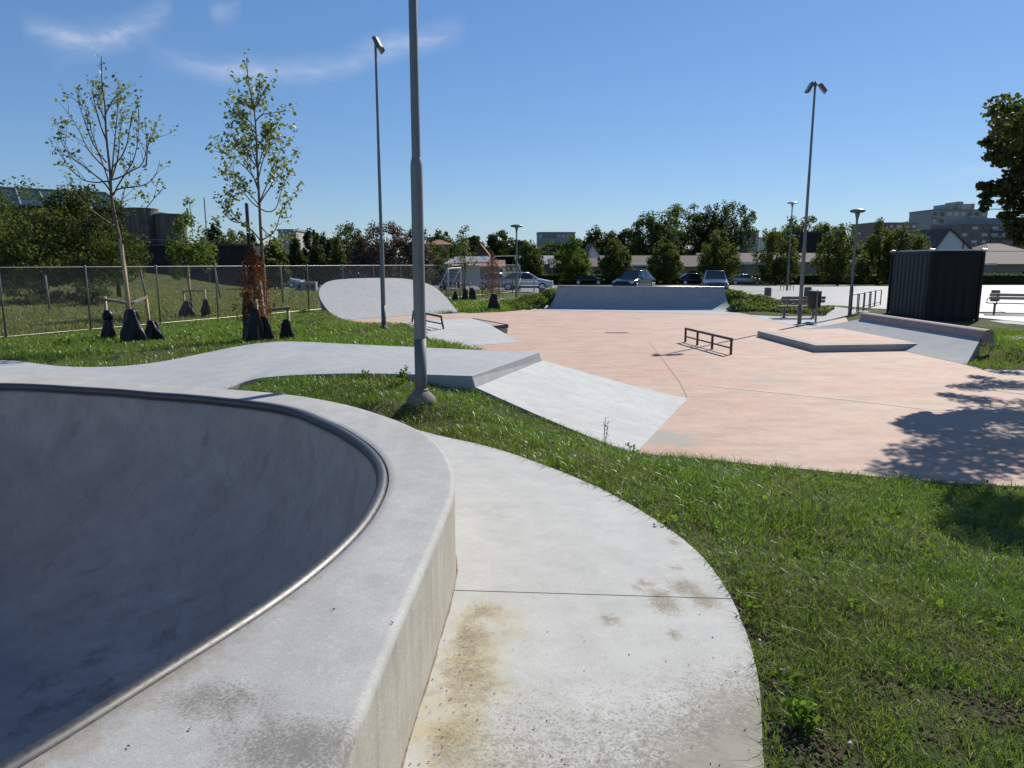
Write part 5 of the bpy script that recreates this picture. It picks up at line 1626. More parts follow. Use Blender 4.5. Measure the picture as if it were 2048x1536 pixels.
# hedges
def hedge(label, pts_, h, d, n, seed, lsz=.22, mat='leaf_dark'):
    r2 = np.random.default_rng(seed)
    p = resample([q for q in pts_], n)
    p2 = p + r2.normal(size=p.shape) * 0
    C = np.column_stack([p[:, 0], p[:, 1] + r2.uniform(-d / 2, d / 2, n), tz(p[:, 0], p[:, 1]) + h * r2.uniform(0, 1, n) ** .6])
    t = thing('hedge', label, 'hedge', (p[0, 0], p[0, 1], 0), group='clipped hedges round the car park')
    V, Fc = leaf_arrays(C, np.full(n, lsz), r2, up=.6, aspect=.7)
    o = np_mesh('foliage', V, [Fc], M[mat], None); under(o, t)
    mb = MB()
    m = resample([q for q in pts_], 24)
    zz = tz(m[:, 0], m[:, 1])
    G = [[(x, y - d * .40, z - .1) for (x, y), z in zip(m, zz)], [(x, y - d * .38, z + h * .86) for (x, y), z in zip(m, zz)], [(x, y + d * .38, z + h * .86) for (x, y), z in zip(m, zz)], [(x, y + d * .4, z - .1) for (x, y), z in zip(m, zz)]]
    mb.grid(G)
    o = mb.build('twig_core', M['leaf_deep'], None); under(o, t)
hedge('long dark clipped hedge along the back of the car park', [(-2, 99), (62, 99)], 1.45, 1.6, 7000, 401, .34, 'leaf_dark')
hedge('clipped hedge with a rail at the far right of the bright apron', [(61, 96), (88, 88), (120, 86)], 1.5, 1.4, 5000, 402, .30, 'leaf_olive')
hedge('low dark hedge seen through the fence at the left', [(-38, 93), (-4, 97)], 1.2, 1.4, 3000, 403, .34, 'leaf_deep')
# ================================================================ buildings
def pxbox(u0, u1, vt, Y):
    a, b = P(u0, vt, Y), P(u1, vt, Y)
    return a[0], b[0], a[2]
GZ = -1.3
def house(u0, u1, v_ridge, v_eave, Y, label, wallm, roofm, dep=9, hip=0.0, name='row_house', group='low houses behind the hedge', garage=None, gz=GZ, windows=0):
    x0, x1, zr = pxbox(u0, u1, v_ridge, Y + dep / 2)
    xa, xb, ze = pxbox(u0, u1, v_eave, Y)
    t = thing(name, label, 'house', ((x0 + x1) / 2, Y, gz), group=group)
    o = MB().prism([(xa + .3, Y + .3), (xb - .3, Y + .3), (xb - .3, Y + dep - .3), (xa + .3, Y + dep - .3)], gz, ze + .02).build('wall', wallm, None); under(o, t)
    mb = MB()
    ym = Y + dep / 2
    h = hip
    th = .14
    lo = [(xa, Y - .2, ze), (xb, Y - .2, ze), (xb, Y + dep + .2, ze), (xa, Y + dep + .2, ze)]
    rg = [(xa + h, ym, zr), (xb - h, ym, zr)]
    vs = lo + rg
    fs = [(0, 1, 5, 4), (2, 3, 4, 5), (1, 2, 5), (3, 0, 4), (3, 2, 1, 0)]
    mb.add(vs, fs)
    o = mb.build('roof', roofm, None); under(o, t)
    for k in range(windows):
        xw = xa + (xb - xa) * (k + .5) / windows
        o = MB().box((xw, Y + .27, gz + 1.5), (1.1, .08, 1.1)).build('window', M['darkglass'], None); under(o, t)
        o2 = MB().box((xw, Y + .24, gz + .9), (1.3, .14, .08)).build('sill', M['white'], None); under(o2, t)
    if garage:
        g0, g1, gt = garage
        a, b, z = pxbox(g0, g1, gt, Y - 3)
        o = MB().prism([(a, Y - 3), (b, Y - 3), (b, Y + .2), (a, Y + .2)], gz, z).build('annex', M['tanbrick'], None); under(o, t)
        o = MB().prism([(a - .3, Y - 3.4), (b + .3, Y - 3.4), (b + .3, Y + .3), (a - .3, Y + .3)], z, z + .28).build('annex_roof', M['white'], None); under(o, t)
    return t
house(1030, 1130, 511, 528, 118, 'long low house with a grey sheet roof behind the leftmost row tree', M['tanbrick'], M['greyroof'], 10)
house(1100, 1215, 516, 533, 116, 'low brick house with a grey canopy behind the second row tree from the left', M['tanbrick'], M['rooftile'], 9, garage=(1105, 1150, 536), windows=3)
house(1205, 1315, 511, 529, 116, 'low brown-roofed house with a white garage above the black car', M['tanbrick'], M['rooftile'], 9, garage=(1265, 1302, 532), windows=2)
house(1318, 1410, 511, 533, 112, 'low house with a gabled brick end between the two front cars', M['tanbrick'], M['rooftile'], 10, 0, windows=2)
house(1405, 1545, 506, 524, 116, 'low house with a white canopy right of the blue grey car', M['tanbrick'], M['rooftile'], 9, garage=(1492, 1545, 529), windows=3)
house(1540, 1665, 506, 524, 115, 'low brown-roofed house behind the tall street lamp', M['tanbrick'], M['rooftile'], 9, windows=3)
house(1650, 1790, 508, 526, 118, 'low brown-roofed house hidden behind the broad trees left of the container', M['tanbrick'], M['rooftile'], 9, windows=2)
house(1900, 2110, 503, 528, 104, 'low brown-roofed house right of the container with a bright garage', M['tanbrick'], M['rooftile'], 11, 0, garage=(1952, 1985, 530), windows=2)
house(895, 1010, 520, 533, 120, 'low red-roofed house behind the shelter and goal', M['tanbrick'], M['redtile'], 9)
house(845, 905, 479, 489, 150, 'red-roofed house beyond the pale green shrub', M['tanbrick'], M['redtile'], 9, 3)
house(850, 930, 517, 531, 110, 'low red-roofed house just right of the nearest mast', M['tanbrick'], M['redtile'], 9, 0)
# houses with their gables to the camera
def gable(u0, u1, uc, v_ap, v_eave, Y, label, wallm, roofm, dep=12, name='gabled_house'):
    x0, x1, ze = pxbox(u0, u1, v_eave, Y)
    ap = P(uc, v_ap, Y)
    t = thing(name, label, 'house', (ap[0], Y, GZ), group='gabled houses')
    vs = [(x0, Y, GZ), (x1, Y, GZ), (x1, Y, ze), (ap[0], Y, ap[2]), (x0, Y, ze)]
    vs += [(x, y + dep, z) for x, y, z in vs]
    o = MB().add(vs, [(0, 1, 2, 3, 4), (9, 8, 7, 6, 5), (1, 6, 7, 2), (0, 4, 9, 5)]).build('wall', wallm, None); under(o, t)
    mb = MB()
    for (p, q) in (((x0, ze), (ap[0], ap[2])), ((x1, ze), (ap[0], ap[2]))):
        dx, dz = p[0] - q[0], p[1] - q[1]
        L = math.hypot(dx, dz); e = (p[0] + dx / L * .6, p[1] + dz / L * .6)
        vs = [(q[0], Y - .4, q[1] + .02), (e[0], Y - .4, e[1] + .02), (e[0], Y + dep + .4, e[1] + .02), (q[0], Y + dep + .4, q[1] + .02)]
        vs += [(x, y, z + .25) for x, y, z in vs]
        mb.add(vs, [(3, 2, 1, 0), (4, 5, 6, 7), (0, 1, 5, 4), (1, 2, 6, 5), (2, 3, 7, 6), (3, 0, 4, 7)])
    o = mb.build('roof', roofm, None); under(o, t)
    return t, ze, x0, x1
t, ze, x0, x1 = gable(1866, 1945, 1899, 459, 503, 130, 'pale gabled house behind the container', M['render'], M['rooftile'])
o = MB().box((x0 + 1.6, 129.95, ze - .6), (1.4, .1, .7)).build('window', M['darkglass'], None); under(o, t)
o = MB().bar((x0 + 5.2, 129.9, ze - 1), (x0 + 5.2, 129.9, ze + 2.2), .12, .12).build('downpipe', M['darksteel'], None); under(o, t)
gable(1173, 1200, 1184, 489, 512, 135, 'white gabled house between row trees left of the black car', M['render'], M['rooftile'], 9)
gable(945, 978, 960, 489, 512, 140, 'house with pale bargeboards and a dark gable behind the shelter', M['rooftile'], M['redtile'], 9)
house(1975, 2060, 487, 502, 150, 'hipped grey roof in front of the red brick flats', M['tanbrick'], M['rooftile'], 10, 3.0, name='hipped_house', group='gabled houses')
# apartment blocks
def flats(name, label, u0, u1, vt, Y, wallm, nx, ny, dep=14, wfr=(.55, .5), vb=505, extra=None, balc=()):
    x0, x1, zt = pxbox(u0, u1, vt, Y)
    zb = P(u0, vb, Y)[2]
    t = thing(name, label, 'apartment block', ((x0 + x1) / 2, Y, GZ), group='apartment blocks on the skyline')
    o = MB().prism([(x0, Y), (x1, Y), (x1, Y + dep), (x0, Y + dep)], GZ, zt).build('wall', wallm, None); under(o, t)
    cw, ch = (x1 - x0) / nx, (zt - zb) / ny
    r2 = np.random.default_rng(int(u0))
    for j in range(ny):
        for i in range(nx):
            w_ = cw * wfr[0] * r2.choice([.7, 1, 1.15]); h_ = ch * wfr[1]
            c = (x0 + cw * (i + .5), Y - .02, zt - ch * (j + .52))
            o = MB().box(c, (w_, .25, h_)).build('window', M['glass'] if r2.uniform() < .7 else M['darkglass'], None); under(o, t)
            if i in balc:
                o2 = MB().box((c[0], Y - .75, c[2] - h_ * .75), (cw * .92, 1.3, ch * .30)).build('balcony', M['palebrick'] if wallm is not M['brick'] else M['greyroof'], None); under(o2, t)
    o = MB().prism([(x0 - .2, Y - .25), (x1 + .2, Y - .25), (x1 + .2, Y + dep + .2), (x0 - .2, Y + dep + .2)], zt, zt + .35).build('parapet', M['greyroof'], None); under(o, t)
    return t, x0, x1, zt
t, x0, x1, zt = flats('apartment_block', 'tallest greyish apartment block with an open frame on its roof', 1864, 1976, 421, 250, M['palebrick'], 8, 6, balc=(0, 5))
w_ = x1 - x0
pent = MB()
pent.prism([(x0 + w_ * .26, 250.5), (x0 + w_ * .40, 250.5), (x0 + w_ * .40, 258), (x0 + w_ * .26, 258)], zt + .3, zt + 2.1)
pent.prism([(x0 + w_ * .47, 250.5), (x0 + w_ * .56, 250.5), (x0 + w_ * .56, 258), (x0 + w_ * .47, 258)], zt + .3, zt + 3.0)
pent.prism([(x0 + w_ * .72, 250.5), (x0 + w_ * .77, 250.5), (x0 + w_ * .77, 258), (x0 + w_ * .72, 258)], zt + .3, zt + 2.3)
o = pent.build('penthouse', M['palebrick'], None); under(o, t)
o = MB().box((x0 + w_ * .51, 250.9, zt + 2.1), (w_ * .5, .5, .3)).build('roof_frame', M['palebrick'], None); under(o, t)
t, x0, x1, zt = flats('apartment_block', 'red brick apartment block with glazed balconies at the right edge', 1921, 2100, 449, 200, M['brick'], 9, 3, wfr=(.5, .42), vb=490, balc=(3, 4, 7))
o = MB().prism([(x0 + 2.6, 203), (x1, 203), (x1, 212), (x0 + 2.6, 212)], zt + .2, zt + 1.9).build('top_storey', M['greyroof'], None); under(o, t)
flats('apartment_block', 'low brown apartment block half hidden by trees left of the container', 1745, 1836, 447, 230, M['brick'], 6, 3, vb=480)
flats('apartment_block', 'distant grey block just right of the central tree group', 1507, 1518, 463, 240, M['palebrick'], 2, 3, vb=490)
flats('apartment_block', 'distant small pale block right of the central tree group', 1516, 1540, 477, 250, M['render'], 3, 2, vb=492)
t, x0, x1, zt = flats('long_building', 'long distant building with a pale roofline between the trees left of the central group', 1076, 1150, 466, 260, M['palebrick'], 8, 1, vb=478)
flats('long_building', 'distant flat-roofed building above the clipped conifers', 556, 592, 462, 140, M['palebrick'], 5, 1, vb=474)
# dark flat building
x0, x1, zt = pxbox(1580, 1688, 466, 140)
t = thing('dark_building', 'dark windowless building behind the broad green tree and mast', 'building', ((x0 + x1) / 2, 140, GZ))
o = MB().prism([(x0, 140), (x1, 140), (x1, 152), (x0, 152)], GZ, zt).build('wall', M['container'], None); under(o, t)
o = MB().prism([(x0 - .2, 139.8), (x1 + .2, 139.8), (x1 + .2, 152.2), (x0 - .2, 152.2)], zt, zt + .3).build('parapet', M['darksteel'], None); under(o, t)

# timber building with round towers and glazed roof on the left
Yb = 70
tb = thing('timber_building', 'tarred timber building with round plank towers behind the left shrubs', 'building', (-30, Yb, 0))
gz0 = -.6
x0, x1, z1 = pxbox(256, 505, 492, Yb)
o = MB().prism([(x0, Yb), (x1, Yb), (x1, Yb + 14), (x0, Yb + 14)], gz0, z1).build('wall', M['blackwood'], None); under(o, tb)
o = MB().prism([(x0 - .1, Yb - .15), (x1 + .1, Yb - .15), (x1 + .1, Yb + .3), (x0 - .1, Yb + .3)], z1, z1 + .16).build('roof_edge', M['darksteel'], None); under(o, tb)
def tower(u0, u1, vt, Y, mat):
    a, b = P(u0, vt, Y), P(u1, vt, Y)
    r_ = (b[0] - a[0]) / 2
    o = MB().lathe([(r_, gz0), (r_, a[2]), (r_ * 1.02, a[2]), (r_ * 1.02, a[2] + .15)], 28, ((a[0] + b[0]) / 2, Y + r_, 0)).build('tower', mat, None, False); auto_smooth(o, 40); under(o, tb)
tower(232, 297, 418, Yb + .5, M['greyplank']); tower(296, 356, 430, Yb + 1.0, M['greyplank'])
o = MB().bar(P(293, 479, Yb - .1), P(440, 482, Yb - .1), .06, .06).build('railing', M['galv'], None); under(o, tb)
x0, x1, z1 = pxbox(-60, 245, 414, Yb + 3)
o = MB().prism([(x0, Yb + 3), (x1, Yb + 3), (x1, Yb + 16), (x0, Yb + 16)], gz0, z1).build('upper_wall', M['blackwood'], None); under(o, tb)
pa = [P(-60, 372, Yb + 9), P(212, 386, Yb + 9), P(246, 413, Yb + 4), P(-60, 408, Yb + 4)]
o = MB().add([tuple(p) for p in pa] + [(p[0], p[1] + .3, p[2] - .2) for p in pa], [(3, 2, 1, 0), (4, 5, 6, 7), (0, 1, 5, 4), (1, 2, 6, 5), (2, 3, 7, 6), (3, 0, 4, 7)]).build('glazed_roof', simple('green_glass', (.03, .05, .055), .35, 0, .4, .1), None); under(o, tb)
bars = MB()
for s in np.linspace(0, 1, 7):
    bars.bar(lerp(pa[0], pa[1], s), lerp(pa[3], pa[2], s), .12, .22)
bars.bar(pa[0], pa[1], .2, .2); bars.bar(pa[3], pa[2], .2, .2)
o = bars.build('glazing_bars', M['greyroof'], None); under(o, tb)
for i, (u, vt, vb, Y, lab, r_) in enumerate(((408, 394, 500, 66, 'thin white flagpole rising right of the timber towers', .05), (493, 406, 490, 90, 'dark chimney pipe behind the slender young tree', .22))):
    a, b = P(u, vt, Y), P(u, vb, Y)
    o = MB().lathe([(r_, tz1(a[0], Y)), (r_, a[2] - .1), (r_ * .8, a[2])], 10, (a[0], Y, 0)).build('flagpole' if i == 0 else 'chimney_pipe', M['galv'] if i == 0 else M['darksteel'], None, True)
    tag(o, lab, 'pole' if i == 0 else 'chimney')
# ================================================================ grass
def off_concrete(X, Y, pad=0.0):
    k = np.ones(len(X), bool)
    for h in holes:
        k &= ~inpoly(X, Y, h)
    return k
def blades(name, poly, dens, h, w, mat, label, seed, lean=.5, cap=10**9, nscale=1.2, thr=.32, cull=True, extra=None):
    r2 = np.random.default_rng(seed)
    xs = [p[0] for p in poly]; ys = [p[1] for p in poly]
    A = (max(xs) - min(xs)) * (max(ys) - min(ys))
    n = int(A * dens)
    X = r2.uniform(min(xs), max(xs), n); Y = r2.uniform(min(ys), max(ys), n)
    k = inpoly(X, Y, poly)
    X, Y = X[k], Y[k]
    k = off_concrete(X, Y)
    X, Y = X[k], Y[k]
    if cull:                       # only what the photograph's surroundings could show
        k = (np.abs(X) < Y * .85 + 1.5)
        X, Y = X[k], Y[k]
    g = .55 * vnoise(X * nscale, Y * nscale, seed) + .45 * vnoise(X * nscale * 4.1, Y * nscale * 4.1, seed + 1)
    bb = bare(X, Y)
    k = r2.uniform(0, 1, len(X)) < np.clip((g - thr + .25) * 2.2, .05, 1) * np.clip(1.12 - bb * 1.5, .02, 1)
    X, Y, g, bb = X[k], Y[k], g[k], bb[k]
    Z = tz(X, Y) - .01
    N = len(X)
    tuft = .6 + .9 * vnoise(X * 3.3, Y * 3.3, seed + 7)
    H = h * r2.uniform(.45, 1.25, N) * tuft * (1 - .4 * np.clip(bb, 0, 1))
    a = r2.uniform(0, 2 * math.pi, N)
    ld = r2.uniform(0, 2 * math.pi, N)
    ll = lean * r2.uniform(.1, 1.3, N) * H
    wx, wy = np.cos(a) * w / 2, np.sin(a) * w / 2
    wv = r2.uniform(.6, 1.3, N)
    wx, wy = wx * wv, wy * wv
    lx, ly = np.cos(ld) * ll, np.sin(ld) * ll
    V = np.empty((N, 5, 3))
    V[:, 0] = np.stack([X - wx, Y - wy, Z], 1); V[:, 1] = np.stack([X + wx, Y + wy, Z], 1)
    mx, my, mz = X + lx * .35, Y + ly * .35, Z + H * .62
    V[:, 2] = np.stack([mx + wx * .8, my + wy * .8, mz], 1); V[:, 3] = np.stack([mx - wx * .8, my - wy * .8, mz], 1)
    V[:, 4] = np.stack([X + lx, Y + ly, Z + H * (1 - .25 * lean * r2.uniform(0, 1, N))], 1)
    b = np.arange(N)[:, None] * 5
    o = np_mesh(name, V.reshape(-1, 3), [b + np.array([0, 1, 2, 3]), b + np.array([3, 2, 4])], mat)
    tag(o, label, 'grass', kind='stuff')
    return o
blades('grass', [(0, .9), (3.6, .9), (5.0, 4.2), (.5, 4.2)], 7500, .072, .0042, M['grass'], 'green grass verge in the right foreground beside the walkway', 1, 1.35, thr=.30)
blades('grass', [(-1.2, 4.2), (7.5, 4.2), (9, 7.2), (5, 8.6), (2.2, 8.6), (-1, 9.6), (-4, 9.6), (-4, 7)], 3200, .08, .006, M['grass'], 'grass slope between the walkway, the ramp and the pink floor', 2, 1.2, thr=.26)
blades('dry_grass', [(0, .9), (3.6, .9), (7.5, 4.2), (8, 7), (2.2, 8.6), (-3, 9.4), (-1, 6.6), (.5, 4.2)], 300, .06, .004, M['straw'], 'dry straw coloured blades mixed through the foreground turf', 22, 1.8, thr=.25)
blades('grass', [(-14, 9.5), (-.5, 11), (-.3, 14), (-2, 20), (-4.5, 24.5), (-6.8, 30), (-8.4, 29), (-13.2, 18.6), (-15, 13)], 620, .10, .011, M['grass'], 'rough grass bank between the runway and the chain link fence', 3, .8, thr=.36, nscale=.8)
blades('lawn', [(-13.2, 18.6), (-8.4, 29), (.4, 49), (-2, 54), (-9, 59), (-34, 69), (-55, 70), (-26, 14), (-16, 12)], 75, .11, .028, M['grassdry'], 'mown lawn behind the chain link fence', 4, .8, thr=.30, nscale=.35)
blades('grass', [(9.7, 14.75), (14.5, 14.6), (17, 19), (14, 24), (10.5, 24), (10.9, 17), (9.7, 15.3)], 700, .10, .011, M['grass'], 'green grass behind the curbed side bank', 5, .8, thr=.2)
blades('grass', [(18.2, 19), (24, 19), (26, 24.4), (18, 24)], 260, .10, .016, M['grass'], 'small grass island beside the right hand bench', 6, .8, thr=.2)
blades('grass', [(-4.4, 29), (3, 32.6), (1.2, 41), (-5, 37), (-6, 31)], 300, .14, .02, M['grass'], 'bright grass island between the shell-shaped bank and the quarter pipe', 7, .8, thr=.15)
# leafy ground cover on the mound beside the quarter pipe
r2 = np.random.default_rng(9)
gcp = [(9.7, 31.3), (10.6, 30.7), (13.0, 29.8), (14.2, 31.8), (12.9, 34.6), (11.0, 36.0), (9.6, 35.8), (9.75, 33.2)]
n = 26000
X = r2.uniform(9, 15, n); Y = r2.uniform(29, 37, n)
k = inpoly(X, Y, gcp) & off_concrete(X, Y); X, Y = X[k], Y[k]
gl = .6 + .8 * vnoise(X * 2.3, Y * 2.3, 5)
C = np.column_stack([X, Y, tz(X, Y) + r2.uniform(0, .17, len(X)) * gl])
o = leaves('ground_cover', C, .085, M['leaf_mid'], None, r2, up=1.2, aspect=.75, hexa=True)
tag(o, 'leafy ground cover on the mound right of the quarter pipe', 'ground cover', kind='stuff')
gcp = [(1.9, 32.6), (2.2, 34.9), (1.6, 36.2), (-.6, 36.0), (.2, 33.0), (1.4, 32.3)]
n = 9000
X = r2.uniform(-1, 3, n); Y = r2.uniform(32, 37, n)
k = inpoly(X, Y, gcp) & off_concrete(X, Y); X, Y = X[k], Y[k]
C = np.column_stack([X, Y, tz(X, Y) + r2.uniform(0, .15, len(X))])
o = leaves('ground_cover', C, .085, M['leaf_mid'], None, r2, up=1.2, aspect=.75, hexa=True)
tag(o, 'leafy ground cover on the slope left of the quarter pipe', 'ground cover', kind='stuff')
# low broad-leaved weeds in the turf
def weeds(name, label, n, poly, seed, size, spread):
    r2 = np.random.default_rng(seed)
    C = []
    xs = [p[0] for p in poly]; ys = [p[1] for p in poly]
    while n > 0:
        x, y = r2.uniform(min(xs), max(xs)), r2.uniform(min(ys), max(ys))
        if not inpoly(np.array([x]), np.array([y]), poly)[0] or not off_concrete(np.array([x]), np.array([y]))[0]: continue
        n -= 1
        k = r2.integers(6, 16)
        z = tz1(x, y)
        a = r2.uniform(0, 6.28, k); r_ = spread * r2.uniform(.2, 1, k)
        C.append(np.column_stack([x + r_ * np.cos(a), y + r_ * np.sin(a), z + r2.uniform(.015, .075, k)]))
    o = leaves(name, np.vstack(C), size, M['weed'], None, r2, up=1.6, aspect=.55, hexa=True)
    tag(o, label, 'weeds', kind='stuff')
weeds('weeds', 'broad-leaved weeds scattered in the right foreground turf', 150, [(.6, 1.4), (3.4, 1.4), (5.5, 7), (.2, 7)], 12, .04, .07)
weeds('weeds', 'leafy weeds in the rough grass in front of the fence', 160, [(-13, 11), (-4, 14), (-6, 24), (-11.5, 20)], 13, .09, .16)
def plant(name, label, u, v, z, h, nl, lsz, seed, tall=False):
    r2 = np.random.default_rng(seed)
    q = W(u, v, z); q = (q[0], q[1], tz1(q[0], q[1]))
    t = thing(name, label, 'weed plant', q)
    mb = MB(); C = []
    for k in range(3 if tall else 5):
        lx, ly = r2.normal() * (.05 if tall else .14) * h, r2.normal() * (.05 if tall else .14) * h
        hh = h * r2.uniform(.65, 1)
        e = (q[0] + lx, q[1] + ly, q[2] + hh)
        mb.tube([q, ((q[0] + e[0]) / 2 + r2.normal() * .01, (q[1] + e[1]) / 2, q[2] + hh * .5), e], [.0045, .0035, .002], 5)
        for s in r2.uniform(.25 if not tall else .45, 1, nl):
            C.append(np.array(lerp(q, e, s)) + r2.normal(size=3) * (.012 if tall else .03))
    o = mb.build('stem', M['weed'] if not tall else M['oldwood'], None); under(o, t)
    leaves('foliage', np.array(C), lsz, M['weed'], t, r2, up=.4, aspect=.5, hexa=True)
plant('weed_plant', 'bushy weed standing against the runway edge left of the nearest mast', 806, 765, .68, .22, 16, .05, 41)
plant('weed_plant', 'smaller leafy weed at the runway edge further left of the nearest mast', 728, 760, .68, .12, 10, .04, 42)
plant('weed_stalk', 'tall dry weed stalk standing in front of the pale launch bank', 1209, 898, .2, .50, 14, .018, 43, True)
plant('weed_plant', 'leafy weed in front of the lower end of the launch bank', 1262, 912, .1, .14, 10, .035, 44)
plant('weed_plant', 'broad-leaved weed at the foreground walkway edge beside bare soil', 1600, 1480, .38, .10, 22, .038, 45)
plant('weed_plant', 'pale weed at the chipped joint of the walkway edge', 1506, 1236, .42, .08, 10, .03, 46)
# leaf litter on the concrete
r2 = np.random.default_rng(60)
C = []
for k in range(150):
    u, v = r2.uniform(800, 1500), r2.uniform(1180, 1530)
    if r2.uniform() < .45: u = r2.uniform(840, 960) - (v - 1200) * .22
    q = W(u, v, ZS)
    if inpoly(np.array([q[0]]), np.array([q[1]]), slab_poly)[0] and not inpoly(np.array([q[0]]), np.array([q[1]]), [tuple(p) for p in OUT])[0]:
        C.append((q[0], q[1], ZS + .004))
for (u, v) in ((252,1500),(386,1461),(785,1249),(665,1222)):
    q = W(u, v, ZD); C += [(q[0] + r2.normal() * .006, q[1] + r2.normal() * .006, ZD + .005) for _ in range(3)]
C = np.array(C)
V, Fc = leaf_arrays(C, np.full(len(C), .009), r2, up=3.0, aspect=.5, hexa=True)
o = np_mesh('leaf_litter', V, [Fc], M['litter'])
tag(o, 'tiny dry leaf bits and crumbs scattered on the foreground concrete', 'leaf litter', kind='stuff')
mb = MB()
for (u, v, a, L) in ((1563,1362,.3,.035),(1519,1305,1.4,.022),(1693,1514,.6,.02)):
    q = W(u, v, .40); z = tz1(q[0], q[1])
    mb = MB().tube([(q[0], q[1], z + .02), (q[0] + L * math.cos(a), q[1] + L * math.sin(a), z + .025)], .006, 6)
    o = mb.build('twig', M['chalk'], None, True)
    tag(o, {1563: 'pale bleached twig lying on the bare soil beside the walkway', 1519: 'tiny pale twig touching the walkway edge', 1693: 'small curled pale twig at the bottom of the turf'}[u], 'twig')

# clods and crumbs where the soil is bare
r2 = np.random.default_rng(71)
X = r2.uniform(.4, 3.4, 90000); Y = r2.uniform(1.2, 5.0, 90000)
k = off_concrete(X, Y) & (r2.uniform(0, 1, 90000) < np.clip(bare(X, Y) - .12, .02, 1) * .75)
X, Y = X[k], Y[k]; n = len(X)
base_t = np.array([(1, 0, -.4), (-.5, .87, -.4), (-.5, -.87, -.4), (.1, .1, .9)])
s = r2.uniform(.25, 1, n) ** 2.2 * .017 + .0025
T_ = base_t[None] * s[:, None, None] * r2.uniform(.6, 1.4, (n, 4, 3))
a = r2.uniform(0, 6.28, n); ca, sa = np.cos(a)[:, None], np.sin(a)[:, None]
T2_ = T_.copy(); T2_[:, :, 0] = T_[:, :, 0] * ca - T_[:, :, 1] * sa; T2_[:, :, 1] = T_[:, :, 0] * sa + T_[:, :, 1] * ca
T2_ += np.stack([X, Y, tz(X, Y) + s * .2], 1)[:, None, :]
b = np.arange(n)[:, None] * 4
fs = np.concatenate([b + np.array(q) for q in ((0, 1, 3), (1, 2, 3), (2, 0, 3), (2, 1, 0))])
o = np_mesh('soil_crumbs', T2_.reshape(-1, 3), [fs], simple('soil_clod', (.10, .072, .05), .95, 0, .1, .4, 40))
tag(o, 'loose soil crumbs on the bare patches beside the walkway', 'soil', kind='stuff')
SKY_AIR, SKY_DUST, SKY_OZ, SKY_STR = 1.0, .1, 3.5, .15
SKY_SAT, SKY_GAM, SKY_HUE = 1.25, .66, .5
SKY_TINT = (.60, .735, .95)
SUN_STR, EXPO = 4.7, .45
CIRRUS = (3.4, 3.6, 4.2)
# ================================================================ sky, sun, camera
w = bpy.data.worlds.new('World'); scene.world = w; w.use_nodes = True
nt = w.node_tree; nt.nodes.clear()
out = nt.nodes.new('ShaderNodeOutputWorld'); bg = nt.nodes.new('ShaderNodeBackground')
sky = nt.nodes.new('ShaderNodeTexSky'); sky.sky_type = 'NISHITA'; sky.sun_disc = False
sky.sun_elevation = SUN_EL; sky.sun_rotation = SUN_AZ
sky.altitude = 0; sky.air_density = SKY_AIR; sky.dust_density = SKY_DUST; sky.ozone_density = SKY_OZ
bg.inputs['Strength'].default_value = SKY_STR
# thin cirrus, laid out by direction in the sky
tc = nt.nodes.new('ShaderNodeTexCoord')
sep = nt.nodes.new('ShaderNodeSeparateXYZ'); nt.links.new(tc.outputs['Generated'], sep.inputs[0])
def m(op, a, b=None, c=None, clamp=False):
    nd = nt.nodes.new('ShaderNodeMath'); nd.operation = op; nd.use_clamp = clamp
    for i, v in enumerate((a, b, c)):
        if v is None: continue
        if isinstance(v, bpy.types.NodeSocket): nt.links.new(v, nd.inputs[i])
        else: nd.inputs[i].default_value = v
    return nd.outputs[0]
yy = m('MAXIMUM', sep.outputs['Y'], .02)
U = m('DIVIDE', sep.outputs['X'], yy); Vv = m('DIVIDE', sep.outputs['Z'], yy)
cmb = nt.nodes.new('ShaderNodeCombineXYZ'); nt.links.new(U, cmb.inputs[0]); nt.links.new(Vv, cmb.inputs[1])
def nz(scale, st, det=5, dist=0.0):
    mp = nt.nodes.new('ShaderNodeMapping'); mp.inputs['Scale'].default_value = st
    nt.links.new(cmb.outputs[0], mp.inputs['Vector'])
    nd = nt.nodes.new('ShaderNodeTexNoise'); nd.inputs['Scale'].default_value = scale; nd.inputs['Detail'].default_value = det; nd.inputs['Roughness'].default_value = .6
    nd.inputs['Distortion'].default_value = dist
    nt.links.new(mp.outputs[0], nd.inputs['Vector']); return nd.outputs['Fac']
n1_, n2_ = nz(9, (1, 2.2, 1), 6, .4), nz(3.0, (1, 1.6, 1), 4)
def uv_dir(u, v):
    x, y, d = ray(u, v); return x / y, d / y
def arc(u0, v0, u1, v1, u2, v2, width, amp):
    """parabola through three photo points, as a soft wisp in the sky"""
    p = [uv_dir(u0, v0), uv_dir(u1, v1), uv_dir(u2, v2)]
    A = np.array([[q[0] ** 2, q[0], 1] for q in p]); c = np.linalg.solve(A, np.array([q[1] for q in p]))
    wob = m('MULTIPLY', m('SUBTRACT', n2_, .5), .055)
    f = m('ADD', m('ADD', m('MULTIPLY', m('MULTIPLY', U, U), c[0]), m('MULTIPLY', U, c[1])), c[2])
    d = m('ABSOLUTE', m('SUBTRACT', m('ADD', Vv, wob), m('ADD', f, .0)))
    band = m('SUBTRACT', 1.0, m('DIVIDE', d, width), clamp=True)
    band = m('POWER', band, 1.6)
    a, b = min(p[0][0], p[2][0]), max(p[0][0], p[2][0])
    mid, hw = (a + b) / 2, (b - a) / 2 * 1.15
    ext = m('SUBTRACT', 1.0, m('POWER', m('DIVIDE', m('ABSOLUTE', m('SUBTRACT', U, mid)), hw), 3.0), clamp=True)
    return m('MULTIPLY', m('MULTIPLY', m('MULTIPLY', band, ext), m('MULTIPLY', m('MULTIPLY', n1_, n1_), n1_)), amp)
tot = arc(320, 112, 580, 149, 770, 95, .026, 1.5)
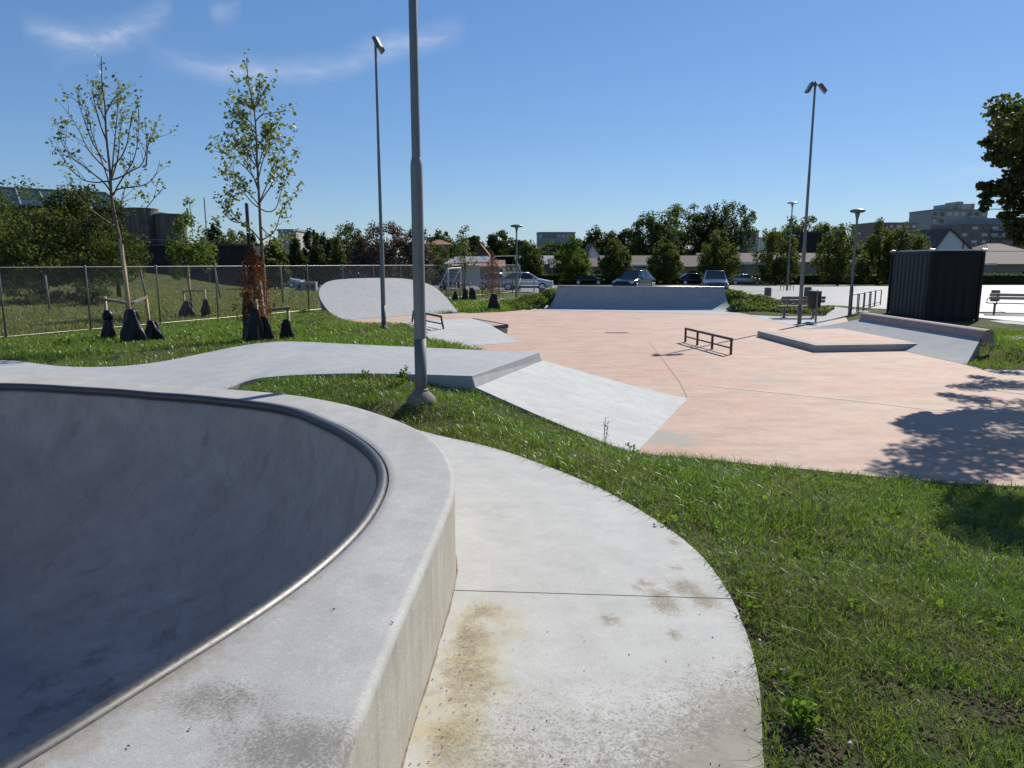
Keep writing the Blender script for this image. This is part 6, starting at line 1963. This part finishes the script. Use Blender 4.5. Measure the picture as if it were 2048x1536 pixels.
for a in ((60, 60, 200, 78, 330, 30, .032, 1.5), (700, 112, 800, 92, 920, 62, .026, 1.2), (420, 30, 450, 32, 480, 10, .03, .8), (1600, 358, 1680, 350, 1760, 345, .012, .35), (110, 130, 180, 95, 300, 85, .02, .6), (1850, 352, 1960, 345, 2100, 338, .014, .5)):
    tot = m('ADD', tot, arc(*a))
hz = m('MULTIPLY', m('SUBTRACT', 1.0, m('MULTIPLY', Vv, 3.2), clamp=True), .10)
tot = m('MINIMUM', m('MULTIPLY', tot, 1.6), .45)
mx = nt.nodes.new('ShaderNodeMix'); mx.data_type = 'RGBA'
hs = nt.nodes.new('ShaderNodeHueSaturation'); hs.inputs['Saturation'].default_value = SKY_SAT; hs.inputs['Hue'].default_value = SKY_HUE
gm_ = nt.nodes.new('ShaderNodeGamma'); gm_.inputs['Gamma'].default_value = SKY_GAM
nt.links.new(sky.outputs[0], gm_.inputs['Color']); nt.links.new(gm_.outputs[0], hs.inputs['Color'])
tn = nt.nodes.new('ShaderNodeMix'); tn.data_type = 'RGBA'; tn.blend_type = 'MULTIPLY'; tn.inputs[0].default_value = 1.0
nt.links.new(hs.outputs[0], tn.inputs[6]); tn.inputs[7].default_value = SKY_TINT + (1,)
nt.links.new(tot, mx.inputs[0]); nt.links.new(tn.outputs[2], mx.inputs[6]); mx.inputs[7].default_value = CIRRUS + (1,)
nt.links.new(mx.outputs[2], bg.inputs['Color']); nt.links.new(bg.outputs[0], out.inputs['Surface'])

L = bpy.data.lights.new('sun', 'SUN'); L.energy = SUN_STR; L.angle = R(.53); L.color = (1.0, .955, .88)
so = bpy.data.objects.new('sun', L); COL.objects.link(so)
so.rotation_euler = Vector(SUN).to_track_quat('Z', 'Y').to_euler()
so.location = (10, 10, 30)

cam = bpy.data.cameras.new('camera'); co = bpy.data.objects.new('camera', cam); COL.objects.link(co)
cam.sensor_width = 36; cam.lens = F / 2048 * 36
cam.clip_start, cam.clip_end = .05, 6000
co.location = (0, 0, CAMH); co.rotation_euler = (math.pi / 2 - PITCH, 0, 0)
scene.camera = co
vs_ = scene.view_settings
vs_.view_transform = 'Standard'; vs_.look = 'None'; vs_.exposure = EXPO; vs_.gamma = 1.0; vs_.use_curve_mapping = False
scene.cycles.use_denoising = True
scene.cycles.max_bounces = 6
scene.cycles.transparent_max_bounces = 6
